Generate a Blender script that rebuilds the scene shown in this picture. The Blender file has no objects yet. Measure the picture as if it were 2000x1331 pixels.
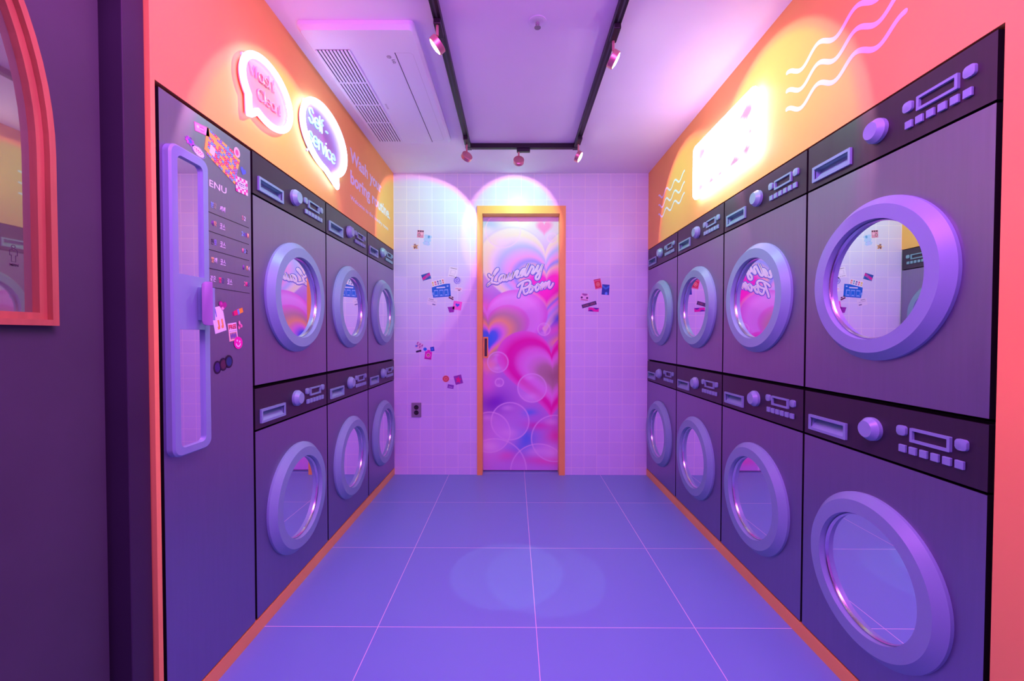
import bpy, bmesh, math, random
import numpy as np
from mathutils import Vector, Matrix

# ------------------------------------------------------------------ scene, camera, light
S = bpy.context.scene
C = S.collection
PI = math.pi
R = math.radians
XL, XR, ZB, CE = -0.9458, 1.0522, 3.3465, 2.376        # wall planes (m): left, right, back, ceiling
ZT, ZM, Z0 = 1.7791, 0.9174, 0.0532                    # top of the machine bank, its middle joint, its base

cd = bpy.data.cameras.new('camera')
cam = bpy.data.objects.new('camera', cd); C.objects.link(cam)
cd.sensor_width = 36.0; cd.lens = 828.63 / 2000 * 36.0
cd.shift_y = 6.7 / 2000; cd.clip_start = 0.02
rx, ry, rz = -0.0199, -0.0011, 0.0043
rot = Matrix.Rotation(rz, 3, 'Z') @ Matrix.Rotation(rx, 3, 'X') @ Matrix.Rotation(ry, 3, 'Y') @ Matrix.Rotation(PI/2, 3, 'X')
cam.matrix_world = Matrix.Translation((0, 0, 1.106)) @ rot.to_4x4()
S.camera = cam

S.view_settings.view_transform = 'Standard'
S.view_settings.look = 'None'
S.view_settings.gamma = 1.0
S.view_settings.exposure = 0.0
S.view_settings.use_curve_mapping = False
S.cycles.use_denoising = True
S.cycles.max_bounces = 10
S.cycles.diffuse_bounces = 5
S.cycles.glossy_bounces = 6
S.cycles.sample_clamp_indirect = 6.0

w = bpy.data.worlds.new('World'); S.world = w; w.use_nodes = True
w.node_tree.nodes['Background'].inputs[0].default_value = (0.55, 0.10, 1.0, 1)
w.node_tree.nodes['Background'].inputs[1].default_value = 0.72

def area(name, loc, size, energy, col, rot_e):
    l = bpy.data.lights.new(name, 'AREA'); l.shape = 'RECTANGLE'; l.size, l.size_y = size
    l.energy = energy; l.color = col
    o = bpy.data.objects.new(name, l); C.objects.link(o); o.location = loc; o.rotation_euler = rot_e
    return o
# added violet fill lamp out of view overhead, standing in for the ambient light
area('violet_fill', (0.05, 0.75, 2.33), (1.0, 1.1), 72, (0.84, 0.15, 1.0), (R(24), 0, 0))
# two added pink fill lamps out of view, brightening the upper side walls
area('pink_fill', (-0.66, 1.15, 2.34), (0.10, 0.5), 2.2, (1.0, 0.10, 0.70), (0, 0, 0))
area('pink_fill', (0.76, 0.80, 2.34), (0.10, 0.9), 2.6, (1.0, 0.10, 0.70), (0, 0, 0))

def beam(name, loc, aim, half, energy, col):
    l = bpy.data.lights.new(name, 'SPOT'); l.energy = energy; l.color = col; l.spot_size = R(2*half); l.spot_blend = 0.06; l.shadow_soft_size = 0.01
    o = bpy.data.objects.new(name, l); C.objects.link(o); o.location = loc
    o.rotation_euler = (Vector(aim)-Vector(loc)).to_track_quat('-Z', 'Y').to_euler(); return o
# two added narrow spots without fixtures, imitating the mirror-bounced discs on the floor
beam('bounce_beam', (-0.30, 1.15, 2.24), (-0.035, 1.95, 0.0), 6.3, 20, (0.50, 0.80, 1.0))
beam('bounce_beam', (0.41, 1.15, 2.24), (0.150, 1.92, 0.0), 6.6, 15, (0.50, 0.80, 1.0))

# ------------------------------------------------------------------ materials
def nt(m): return m.node_tree.nodes, m.node_tree.links
def mat(name, col, rough=0.5, metal=0.0, spec=0.5, emit=None, es=0.0):
    m = bpy.data.materials.new(name); m.use_nodes = True
    b = m.node_tree.nodes['Principled BSDF']
    b.inputs['Base Color'].default_value = (*col, 1)
    b.inputs['Roughness'].default_value = rough
    b.inputs['Metallic'].default_value = metal
    b.inputs['Specular IOR Level'].default_value = spec
    if emit:
        b.inputs['Emission Color'].default_value = (*emit, 1); b.inputs['Emission Strength'].default_value = es
    return m
def add_noise(m, scale=(1, 1, 1), s=8.0, lo=0.9, hi=1.1, rough=None):
    """uneven paint: the base colour times a noise, optional noise on the gloss"""
    n, l = nt(m); b = n['Principled BSDF']
    tc = n.new('ShaderNodeTexCoord'); mp = n.new('ShaderNodeMapping'); mp.inputs['Scale'].default_value = scale
    tx = n.new('ShaderNodeTexNoise'); tx.inputs['Scale'].default_value = s; tx.inputs['Detail'].default_value = 4
    l.new(tc.outputs['Object'], mp.inputs['Vector']); l.new(mp.outputs[0], tx.inputs['Vector'])
    mr = n.new('ShaderNodeMapRange'); mr.inputs['From Min'].default_value = 0.3; mr.inputs['From Max'].default_value = 0.7
    mr.inputs['To Min'].default_value = lo; mr.inputs['To Max'].default_value = hi
    l.new(tx.outputs['Fac'], mr.inputs['Value'])
    mx = n.new('ShaderNodeVectorMath'); mx.operation = 'SCALE'
    mx.inputs[0].default_value = b.inputs['Base Color'].default_value[:3]
    l.new(mr.outputs[0], mx.inputs['Scale']); l.new(mx.outputs[0], b.inputs['Base Color'])
    if rough:
        m2 = n.new('ShaderNodeMapRange'); m2.inputs['From Min'].default_value = 0.3; m2.inputs['From Max'].default_value = 0.7
        m2.inputs['To Min'].default_value = rough[0]; m2.inputs['To Max'].default_value = rough[1]
        l.new(tx.outputs['Fac'], m2.inputs['Value']); l.new(m2.outputs[0], b.inputs['Roughness'])
    return m
def tiles(name, col, grout, size, mortar, off, axes, rough, bump=0.25, spec=0.5):
    m = mat(name, col, rough, spec=spec); n, l = nt(m); b = n['Principled BSDF']
    tc = n.new('ShaderNodeTexCoord'); sp = n.new('ShaderNodeSeparateXYZ'); cb = n.new('ShaderNodeCombineXYZ')
    l.new(tc.outputs['Object'], sp.inputs[0])
    for k in (0, 1):
        a = n.new('ShaderNodeMath'); a.operation = 'SUBTRACT'; a.inputs[1].default_value = off[k]
        l.new(sp.outputs[axes[k]], a.inputs[0]); l.new(a.outputs[0], cb.inputs[k])
    br = n.new('ShaderNodeTexBrick'); br.offset = 0.0; br.squash = 1.0
    br.inputs['Scale'].default_value = 1.0; br.inputs['Mortar Size'].default_value = mortar; br.inputs['Mortar Smooth'].default_value = 0.0
    br.inputs['Brick Width'].default_value = size[0]; br.inputs['Row Height'].default_value = size[1]; br.inputs['Bias'].default_value = 0.0
    c2 = tuple(x*0.96 for x in col)
    br.inputs['Color1'].default_value = (*col, 1); br.inputs['Color2'].default_value = (*c2, 1); br.inputs['Mortar'].default_value = (*grout, 1)
    l.new(cb.outputs[0], br.inputs['Vector']); l.new(br.outputs['Color'], b.inputs['Base Color'])
    bp = n.new('ShaderNodeBump'); bp.inputs['Strength'].default_value = bump; bp.inputs['Distance'].default_value = 0.001; bp.invert = True
    l.new(br.outputs['Fac'], bp.inputs['Height']); l.new(bp.outputs[0], b.inputs['Normal'])
    return m
def painted(name, rough=0.5, spec=0.4):
    m = mat(name, (1, 1, 1), rough, spec=spec); n, l = nt(m)
    a = n.new('ShaderNodeVertexColor'); a.layer_name = 'print'
    l.new(a.outputs['Color'], n['Principled BSDF'].inputs['Base Color'])
    return m

M = {}
M['orange'] = add_noise(mat('orange_paint', (1.0, 0.52, 0.13), 0.55, spec=0.3), s=3, lo=0.96, hi=1.04)
M['trim'] = add_noise(mat('orange_trim', (1.0, 0.57, 0.12), 0.4, spec=0.4), s=5, lo=0.95, hi=1.05)
M['ceiling'] = add_noise(mat('ceiling_paint', (0.90, 0.90, 1.0), 0.8, spec=0.2), s=2, lo=0.97, hi=1.02)
M['walltile'] = tiles('wall_tile', (0.75, 0.77, 0.93), (0.95, 0.95, 0.95), (0.1, 0.1005), 0.0016, (-0.8426, 2.2698), (0, 2), 0.28)
M['floortile'] = tiles('floor_tile', (0.205, 0.42, 0.64), (0.85, 0.80, 0.80), (0.6, 0.6), 0.0014, (-0.514, 1.5855), (0, 1), 0.34, 0.1, 0.35)
M['panel'] = add_noise(mat('panel_laminate', (0.34, 0.325, 0.43), 0.46, 0.95), (1, 1, 0.05), 90, 0.97, 1.03, (0.42, 0.46))
M['control'] = add_noise(mat('control_laminate', (0.10, 0.082, 0.10), 0.45, 0.85), (1, 1, 0.05), 90, 0.96, 1.04, (0.4, 0.46))
M['body'] = mat('machine_body', (0.006, 0.005, 0.006), 0.7, spec=0.2)
M['ring'] = add_noise(mat('lavender_plastic', (0.24, 0.44, 0.50), 0.38, spec=0.45), s=6, lo=0.98, hi=1.02)
M['knob'] = mat('knob_plastic', (0.27, 0.48, 0.54), 0.32, spec=0.5)
M['mirror'] = mat('mirror_glass', (0.93, 0.94, 0.95), 0.0, 1.0)
M['chrome'] = mat('chrome_rim', (0.70, 0.68, 0.74), 0.2, 1.0)
M['black'] = mat('black_metal', (0.012, 0.010, 0.014), 0.4, spec=0.4)
M['rose'] = mat('rose_gold_metal', (0.78, 0.36, 0.34), 0.32, 0.75)
M['white'] = mat('white_plastic', (0.86, 0.88, 0.97), 0.4)
M['grey'] = mat('grey_plastic', (0.28, 0.28, 0.30), 0.5)
M['slot'] = mat('dark_slot', (0.05, 0.05, 0.07), 0.6)
M['louver'] = mat('louver_plastic', (0.62, 0.62, 0.66), 0.5)
M['dark'] = add_noise(mat('dark_purple_paint', (0.072, 0.078, 0.082), 0.5, spec=0.3), s=4, lo=0.92, hi=1.08)
M['jamb'] = add_noise(mat('dark_jamb_paint', (0.045, 0.036, 0.055), 0.5, spec=0.3), s=4, lo=0.92, hi=1.08)
M['vinyl'] = mat('white_vinyl', (0.86, 0.86, 0.88), 0.5, spec=0.3)
M['line'] = mat('black_vinyl', (0.01, 0.01, 0.012), 0.5)
M['print'] = painted('printed_vinyl', 0.45, 0.35)
M['doorprint'] = painted('door_print', 0.35, 0.4)
M['letter'] = mat('pale_lettering', (0.90, 0.90, 0.95), 0.5)
M['letteredge'] = mat('blue_lettering_edge', (0.15, 0.22, 0.72), 0.5)
M['neon_pink'] = mat('pink_white_neon', (1, 1, 1), 0.4, emit=(1.0, 0.30, 0.95), es=4.6)
M['neon_cyan'] = mat('cyan_white_neon', (1, 1, 1), 0.4, emit=(0.36, 0.52, 1.0), es=7.0)
M['neon_text'] = mat('cyan_neon_letters', (0.5, 0.8, 0.9), 0.4, emit=(0.35, 0.78, 0.95), es=0.75)
M['neon_off'] = mat('unlit_pink_tube', (0.90, 0.42, 0.46), 0.25, spec=0.6)
M['lb_frame'] = mat('light_box_neon', (1, 1, 1), 0.4, emit=(0.74, 0.50, 1.0), es=13.5)
M['lens'] = mat('spot_lens', (1, 1, 1), 0.3, emit=(1.0, 0.98, 0.92), es=14.0)
M['pane_mark'] = mat('dark_decal', (0.05, 0.05, 0.05), 0.5)

def mix_pane():
    m = bpy.data.materials.new('tinted_glass'); m.use_nodes = True; n, l = nt(m); n.clear()
    out = n.new('ShaderNodeOutputMaterial'); mx = n.new('ShaderNodeMixShader'); mx.inputs[0].default_value = 0.5
    g = n.new('ShaderNodeBsdfGlossy'); g.inputs['Roughness'].default_value = 0.02; g.inputs['Color'].default_value = (0.62, 0.72, 0.52, 1)
    d = n.new('ShaderNodeBsdfDiffuse'); d.inputs['Color'].default_value = (0.20, 0.26, 0.15, 1)
    wv = n.new('ShaderNodeTexWave'); wv.bands_direction = 'Y'; wv.inputs['Scale'].default_value = 6.0; wv.inputs['Distortion'].default_value = 0.0
    tc = n.new('ShaderNodeTexCoord'); l.new(tc.outputs['Object'], wv.inputs['Vector'])
    mr = n.new('ShaderNodeMapRange'); mr.inputs['To Min'].default_value = 0.44; mr.inputs['To Max'].default_value = 0.52
    l.new(wv.outputs['Fac'], mr.inputs['Value']); l.new(mr.outputs[0], mx.inputs[0])
    l.new(g.outputs[0], mx.inputs[1]); l.new(d.outputs[0], mx.inputs[2]); l.new(mx.outputs[0], out.inputs[0])
    return m
M['pane'] = mix_pane()

# ------------------------------------------------------------------ mesh helpers
def link(name, bm, m, parent=None, smooth=False, mats=None):
    me = bpy.data.meshes.new(name); bmesh.ops.recalc_face_normals(bm, faces=bm.faces); bm.to_mesh(me); bm.free()
    for x in (mats or [m]): me.materials.append(x)
    if smooth:
        me.polygons.foreach_set('use_smooth', [True]*len(me.polygons))
        try: me.set_sharp_from_angle(angle=R(30))
        except Exception: pass
    o = bpy.data.objects.new(name, me); C.objects.link(o)
    if parent: o.parent = parent
    return o
def box(bm, x0, x1, y0, y1, z0, z1, bev=0.0, seg=2):
    r = bmesh.ops.create_cube(bm, size=1.0); vs = r['verts']
    for v in vs:
        v.co = Vector((x0 if v.co.x < 0 else x1, y0 if v.co.y < 0 else y1, z0 if v.co.z < 0 else z1))
    if bev:
        es = list({e for v in vs for e in v.link_edges})
        bmesh.ops.bevel(bm, geom=es, offset=bev, segments=seg, profile=0.5, affect='EDGES')
    return bm
def BM(*boxes):
    bm = bmesh.new()
    for b in boxes: box(bm, *b)
    return bm
def lathe(bm, prof, cx, cz, n=64, close=True):
    """revolve (radius, y) points about the local y axis through (cx, cz)"""
    rings = []
    for r, y in prof:
        if r < 1e-6: rings.append([bm.verts.new((cx, y, cz))])
        else: rings.append([bm.verts.new((cx + r*math.cos(2*PI*k/n), y, cz + r*math.sin(2*PI*k/n))) for k in range(n)])
    prs = list(zip(rings, rings[1:])) + ([(rings[-1], rings[0])] if close else [])
    for a, b in prs:
        for k in range(n):
            j = (k+1) % n
            if len(a) == 1 and len(b) == 1: continue
            if len(a) == 1: bm.faces.new((a[0], b[k], b[j]))
            elif len(b) == 1: bm.faces.new((a[k], a[j], b[0]))
            else: bm.faces.new((a[k], a[j], b[j], b[k]))
    return bm
def rrect(x0, x1, z0, z1, r, n=6):
    pts = []
    for cx, cz, a0 in ((x1-r, z1-r, 0), (x0+r, z1-r, 90), (x0+r, z0+r, 180), (x1-r, z0+r, 270)):
        for k in range(n+1):
            a = R(a0 + 90*k/n); pts.append((cx + r*math.cos(a), cz + r*math.sin(a)))
    return pts
def prism(bm, pts, y0, y1, bev=0.0, seg=2):
    a = [bm.verts.new((x, y0, z)) for x, z in pts]; b = [bm.verts.new((x, y1, z)) for x, z in pts]
    n = len(pts); f0 = bm.faces.new(a); bm.faces.new(b[::-1])
    for k in range(n): bm.faces.new((a[k], b[k], b[(k+1) % n], a[(k+1) % n]))
    if bev: bmesh.ops.bevel(bm, geom=list(f0.edges), offset=bev, segments=seg, profile=0.5, affect='EDGES')
    return bm
def frame_prism(bm, outer, inner, y0, y1):
    """a rim between two outlines with the same number of points"""
    n = len(outer)
    V = [[bm.verts.new((x, y, z)) for x, z in p] for p, y in ((outer, y0), (outer, y1), (inner, y1), (inner, y0))]
    for i in range(4):
        a, b = V[i], V[(i+1) % 4]
        for k in range(n): bm.faces.new((a[k], a[(k+1) % n], b[(k+1) % n], b[k]))
    return bm
def tube(bm, pts, r, flat=1.0, n=8, y0=0.0, closed=False):
    """round-ended stroke in the local x-z plane; flat squashes it towards the wall"""
    P = [Vector((p[0], p[1])) for p in pts]
    q = [P[0]]
    for p in P[1:]:
        if (p - q[-1]).length > 1e-5: q.append(p)
    P = q; rings = []
    m = len(P)
    def ring(c, nrm, rr):
        return [bm.verts.new((c.x + nrm.x*rr*math.cos(2*PI*k/n), y0 - r*flat*(rr/r)*math.sin(2*PI*k/n), c.y + nrm.y*rr*math.cos(2*PI*k/n))) for k in range(n)]
    for i in range(m):
        if closed: d = P[(i+1) % m] - P[i-1]
        else: d = P[min(i+1, m-1)] - P[max(i-1, 0)]
        d.normalize(); nrm = Vector((-d.y, d.x))
        if not closed and i == 0:
            for a in (85, 55, 28): rings.append(ring(P[0] - d*r*math.sin(R(a)), nrm, r*math.cos(R(a))))
        rings.append(ring(P[i], nrm, r))
        if not closed and i == m-1:
            for a in (28, 55, 85): rings.append(ring(P[i] + d*r*math.sin(R(a)), nrm, r*math.cos(R(a))))
    prs = list(zip(rings, rings[1:])) + ([(rings[-1], rings[0])] if closed else [])
    for a, b in prs:
        for k in range(n): bm.faces.new((a[k], a[(k+1) % n], b[(k+1) % n], b[k]))
    if not closed: bm.faces.new(rings[0]); bm.faces.new(rings[-1][::-1])
    return bm
def smooth_line(pts, k=6):
    """Catmull-Rom through the points"""
    P = [Vector(p) for p in pts]; out = []
    for i in range(len(P)-1):
        a, b, c, d = P[max(i-1, 0)], P[i], P[i+1], P[min(i+2, len(P)-1)]
        for j in range(k):
            t = j/k
            out.append(0.5*((2*b) + (c-a)*t + (2*a-5*b+4*c-d)*t*t + (3*b-a-3*c+d)*t**3))
    out.append(P[-1]); return [(p.x, p.y) for p in out]

# frames: local x runs to the right along a wall, y goes into the wall, z is up
FR = {'left': ((XL, 0, 0), R(90)), 'right': ((XR, 0, 0), R(-90)), 'back': ((0, ZB, 0), 0.0), 'world': ((0, 0, 0), 0.0)}
def on(side, u, v, out=0.0):
    """world point for a place along a wall: u = depth (side walls) or x (back wall), v = height, out = off the wall"""
    if side == 'left': return (XL + out, u, v)
    if side == 'right': return (XR - out, u, v)
    return (u, ZB - out, v)
def tag(o, label, cat, group=None):
    o['label'] = label; o['category'] = cat
    if group: o['group'] = group
    return o
def thing(name, label, cat, loc=(0, 0, 0), rz=0.0, group=None):
    o = bpy.data.objects.new(name, None); C.objects.link(o); o.empty_display_size = 0.05
    o.location = loc; o.rotation_euler = (0, 0, rz)
    return tag(o, label, cat, group)
def wall_thing(name, label, cat, side, u, v, group=None, out=0.0):
    return thing(name, label, cat, on(side, u, v, out), FR[side][1], group)
def struct(name, bm, m, parent=None, label=None, cat='structure', smooth=False):
    o = link(name, bm, m, parent, smooth)
    if not parent:
        o['kind'] = 'structure'; o['label'] = label or name.replace('_', ' '); o['category'] = cat
    return o
def dup(root, loc, rzv, label, group=None):
    r = root.copy(); C.objects.link(r); r.location = loc; r.rotation_euler = (0, 0, rzv); r['label'] = label
    if group: r['group'] = group
    for ch in list(root.children):
        c = ch.copy(); C.objects.link(c); c.parent = r
        for g in list(ch.children):
            d = g.copy(); C.objects.link(d); d.parent = c
    return r
def text_mesh(name, body, m, parent, x, z, w=None, h=None, thick=0.0006, y=0.0, bold=0.0, rot=0.0, shear=0.0, words=False):
    """lettering as a mesh lying on the local x-z plane; (x, z) is its lower left corner; scaled to width w or height h"""
    cu = bpy.data.curves.new(name, 'FONT'); cu.body = body; cu.size = 1.0; cu.extrude = 0.0; cu.offset = bold; cu.shear = shear
    cu.space_line = 1.0; cu.resolution_u = 4
    t = bpy.data.objects.new(name, cu); C.objects.link(t)
    dg = bpy.context.evaluated_depsgraph_get(); me = bpy.data.meshes.new_from_object(t.evaluated_get(dg))
    bpy.data.objects.remove(t); bpy.data.curves.remove(cu)
    co = np.empty(len(me.vertices)*3); me.vertices.foreach_get('co', co); co = co.reshape(-1, 3)
    if len(co) == 0: return None
    mn, mxx = co[:, :2].min(0), co[:, :2].max(0)
    sx = sy = 1.0
    if w and h: sx, sy = w/(mxx[0]-mn[0]), h/(mxx[1]-mn[1])
    elif w: sx = sy = w/(mxx[0]-mn[0])
    elif h: sx = sy = h/(mxx[1]-mn[1])
    px, pz = (co[:, 0]-mn[0])*sx, (co[:, 1]-mn[1])*sy
    c, s = math.cos(rot), math.sin(rot)
    bm = bmesh.new(); bm.from_mesh(me)
    for i, v in enumerate(bm.verts): v.co = (x + c*px[i] - s*pz[i], y - thick, z + s*px[i] + c*pz[i])
    bpy.data.meshes.remove(me)
    ex = bmesh.ops.extrude_face_region(bm, geom=list(bm.faces))
    for v in [g for g in ex['geom'] if isinstance(g, bmesh.types.BMVert)]: v.co.y += thick
    if not words: return link(name, bm, m, parent)
    isl, seen = [], set()
    for v in bm.verts:
        if v in seen: continue
        st, grp = [v], []
        while st:
            q = st.pop()
            if q in seen: continue
            seen.add(q); grp.append(q); st += [e.other_vert(q) for e in q.link_edges]
        isl.append((min(q.co.x for q in grp), max(q.co.x for q in grp), grp))
    isl.sort(key=lambda t: t[0]); hgt = max(v.co.z for v in bm.verts) - min(v.co.z for v in bm.verts)
    gr_, cur, end = [], [], None
    for a, b_, g_ in isl:
        if end is not None and a - end > words*hgt: gr_.append(cur); cur = []
        cur.append(g_); end = b_ if end is None or not cur[:-1] else max(end, b_)
    gr_.append(cur)
    for g_ in gr_:
        nb = bmesh.new(); mp_ = {}
        for isl_ in g_:
            for v in isl_: mp_[v] = nb.verts.new(v.co)
        for f in bm.faces:
            if f.verts[0] in mp_: nb.faces.new([mp_[v] for v in f.verts])
        link(name, nb, m, parent)
    bm.free(); return None

# ------------------------------------------------------------------ printed art: a fine mesh whose colours are drawn by code
def printed(name, pts_w, pts_h, nx, nz, paint, parent=None, m=None, thick=0.0008, mask=None, rotz=0.0, x0=None, z0=None, shear=None):
    """grid of size pts_w x pts_h centred on the origin (or starting at x0, z0); paint(u, v) gets arrays 0..1 and returns rgb"""
    gx, gz = np.meshgrid(np.linspace(0, 1, nx+1), np.linspace(0, 1, nz+1))
    cx = (gx - 0.5)*pts_w if x0 is None else x0 + gx*pts_w
    cz = (gz - 0.5)*pts_h if z0 is None else z0 + gz*pts_h
    if shear: cx, cz = shear(gx, gz)
    c, s = math.cos(rotz), math.sin(rotz)
    X, Z = c*cx - s*cz, s*cx + c*cz
    idx = np.arange((nx+1)*(nz+1)).reshape(nz+1, nx+1)
    ug, vg = (np.arange(nx)+0.5)/nx, (np.arange(nz)+0.5)/nz
    fu, fv = np.meshgrid(ug, vg)
    keep = np.ones((nz, nx), bool) if mask is None else mask(fu, fv)
    V = np.stack([X.ravel(), np.full(X.size, -thick), Z.ravel()], 1)
    B = V.copy(); B[:, 1] = 0.0
    N = len(V)
    F = []
    kk = np.pad(keep, 1)
    for j in range(nz):
        for i in range(nx):
            if not keep[j, i]: continue
            a, b, cc, d = int(idx[j, i]), int(idx[j, i+1]), int(idx[j+1, i+1]), int(idx[j+1, i])
            F.append((a, b, cc, d))
            for (p, q), (jj, ii) in (((a, b), (j, i+1)), ((b, cc), (j+1, i+2)), ((cc, d), (j+2, i+1)), ((d, a), (j+1, i))):
                if not kk[jj, ii]: F.append((q, p, p+N, q+N))
    me = bpy.data.meshes.new(name); me.from_pydata(np.vstack([V, B]).tolist(), [], F)
    col = np.ones((2*N, 4)); rgb = paint(gx, gz)
    col[:N, :3] = rgb.reshape(-1, 3); col[N:, :3] = col[:N, :3]
    at = me.color_attributes.new('print', 'FLOAT_COLOR', 'POINT'); at.data.foreach_set('color', col.ravel().astype(np.float32))
    me.materials.append(m or M['print'])
    o = bpy.data.objects.new(name, me); C.objects.link(o)
    if parent: o.parent = parent
    return o
def fill(u, col):
    a = np.empty(u.shape + (3,)); a[:] = col; return a
def lay(img, k, col):
    k = np.clip(k, 0, 1)[..., None]; return img*(1-k) + np.array(col)*k
def soft(d, e): return np.clip(0.5 - d/e, 0, 1)
_t = np.linspace(0, 2*PI, 721)
_hx, _hy = 16*np.sin(_t)**3, 13*np.cos(_t)-5*np.cos(2*_t)-2*np.cos(3*_t)-np.cos(4*_t)
_ha, _hr = np.arctan2(_hy, _hx), np.hypot(_hx, _hy)/16
_o = np.argsort(_ha); _ha, _hr = _ha[_o], _hr[_o]
def heart(x, y):
    """level of a heart of half width 1 (y up): 1 on its outline"""
    return np.hypot(x, y)/np.interp(np.arctan2(y, x), _ha, _hr, period=2*PI)
def inrect(u, v, a, b, c, d): return ((u > a) & (u < b) & (v > c) & (v < d)).astype(float)

# ------------------------------------------------------------------ the room
struct('floor', BM((-2.2, 2.2, -1.6, 3.6, -0.08, 0.0)), M['floortile'], label='blue violet square floor tiles with pale joints', cat='floor')
struct('ceiling', BM((-2.2, 2.2, -1.6, 3.6, CE, CE+0.08)), M['ceiling'], label='plain white ceiling washed in pink and violet light', cat='ceiling')
struct('wall_back', BM((-1.7, -0.289, ZB, ZB+0.2, 0, CE), (0.405, 1.8, ZB, ZB+0.2, 0, CE), (-0.289, 0.405, ZB, ZB+0.2, 2.12, CE)), M['walltile'],
       label='back wall of small square white tiles', cat='wall')
D = 0.62
struct('wall_left', BM((XL-D, XL, 1.111, ZB, ZT, CE), (XL-D, XL, 1.111, 1.1255, 0, ZT), (XL-D-0.06, XL-D, 1.05, ZB, 0, CE)), M['orange'],
       label='orange painted wall above the left row of machines', cat='wall')
struct('wall_right', BM((XR, XR+D, 0.86, ZB, ZT, CE), (XR, XR+D, 0.86, 0.927, 0, ZT), (XR+D, XR+D+0.06, 0.86, ZB, 0, CE)), M['orange'],
       label='orange painted wall above the right row of machines', cat='wall')
struct('baseboard_left', BM((XL-0.57, XL+0.001, 1.127, ZB-0.002, 0, Z0-0.002)), M['trim'], label='orange plinth under the left machines', cat='baseboard')
struct('baseboard_right', BM((XR-0.001, XR+0.57, 0.929, ZB-0.002, 0, Z0-0.002)), M['trim'], label='orange plinth under the right machines', cat='baseboard')
# dark door jamb at the near left and the dark wall the entrance door hangs on
struct('trim_1', BM((-1.26, -0.957, 1.045, 1.108, 0, CE-0.001, 0.002)), M['jamb'], label='dark purple door jamb at the left edge', cat='trim')

# ---- entrance door leaf standing open along the left, with an arched window
PX = -1.0
dl = thing('door_2', 'dark purple entrance door with an orange framed arched window at the left edge', 'door', (PX, 0, 0), R(90)); dl['kind'] = 'structure'
AY, AA, AB, AZ, AB0 = 0.4656, 0.45, 0.614, 1.486, 1.1259      # arch centre, half width, rise, spring height, sill
def arch(off):
    a, b = AA-off, AB-off
    pts = [(AY+a, AB0+off)]
    for k in range(41):
        t = PI*k/40; pts.append((AY + a*math.cos(t), AZ + b*math.sin(t)))
    pts.append((AY-a, AB0+off)); return pts
ao = arch(0.006); out = [(1.03, 0.012)]
bm = bmesh.new()
# leaf = rectangle with the arch cut out, as strips between arch and rectangle edges
rect = [(1.03, ao[0][1])]
for (x, z) in ao[1:-1]:
    t = math.atan2((z-AZ)/AB, (x-AY)/AA); cx, cz = math.cos(t), math.sin(t)
    k = min((1.03-AY)/cx if cx > 1e-6 else 9, (AY+0.05)/-cx if cx < -1e-6 else 9, (CE-0.02-AZ)/cz if cz > 1e-6 else 9)
    rect.append((AY+cx*k, AZ+cz*k))
rect.append((-0.05, ao[-1][1]))
for y0, flip in ((0.0, False), (0.045, True)):
    A = [bm.verts.new((x, y0, z)) for x, z in ao]; B = [bm.verts.new((x, y0, z)) for x, z in rect]
    for k in range(len(A)-1): bm.faces.new((A[k], A[k+1], B[k+1], B[k]))
box(bm, -0.05, 1.03, 0.0, 0.045, 0.01, ao[0][1])
lf = link('door_leaf', bm, M['dark'], dl)
bm = bmesh.new()
o_, i1, i2 = arch(0.0), arch(0.0125), arch(0.027)
frame_prism(bm, o_, i1, -0.016, 0.03)
M['brown'] = add_noise(mat('shaded_orange_trim', (0.46, 0.20, 0.07), 0.38, spec=0.5), (6, 6, 0.6), 9, 0.9, 1.1)  # orange trim paint with the shade on this frame put into its colour
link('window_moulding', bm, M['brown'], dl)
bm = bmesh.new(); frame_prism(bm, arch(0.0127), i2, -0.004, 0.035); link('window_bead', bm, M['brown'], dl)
bm = bmesh.new(); prism(bm, arch(0.020), 0.012, 0.022); pn = link('window_pane', bm, M['pane'], dl)
mk = bmesh.new()
def fig(pts, r=0.0011): tube(mk, pts, r, 0.3, 6, 0.012)
gu, gv = 0.857, 1.254
fig([(gu+0.0032*math.cos(t), gv+0.0305+0.0032*math.sin(t)) for t in np.linspace(0, 2*PI, 14)], 0.0007)
fig([(gu-0.0066, gv+0.013), (gu-0.0066, gv+0.023), (gu-0.003, gv+0.026), (gu, gv+0.0215), (gu+0.003, gv+0.026), (gu+0.0066, gv+0.023), (gu+0.0066, gv+0.013), (gu+0.0036, gv+0.013), (gu+0.0036, gv), (gu-0.0036, gv), (gu-0.0036, gv+0.013), (gu-0.0066, gv+0.013)], 0.0008)
link('pictogram', mk, M['pane_mark'], pn)
text_mesh('lettering', 'MEN', M['pane_mark'], pn, gu-0.0075, gv-0.0085, 0.0155, 0.0048, 0.0004, 0.0118, 0.02)

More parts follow.
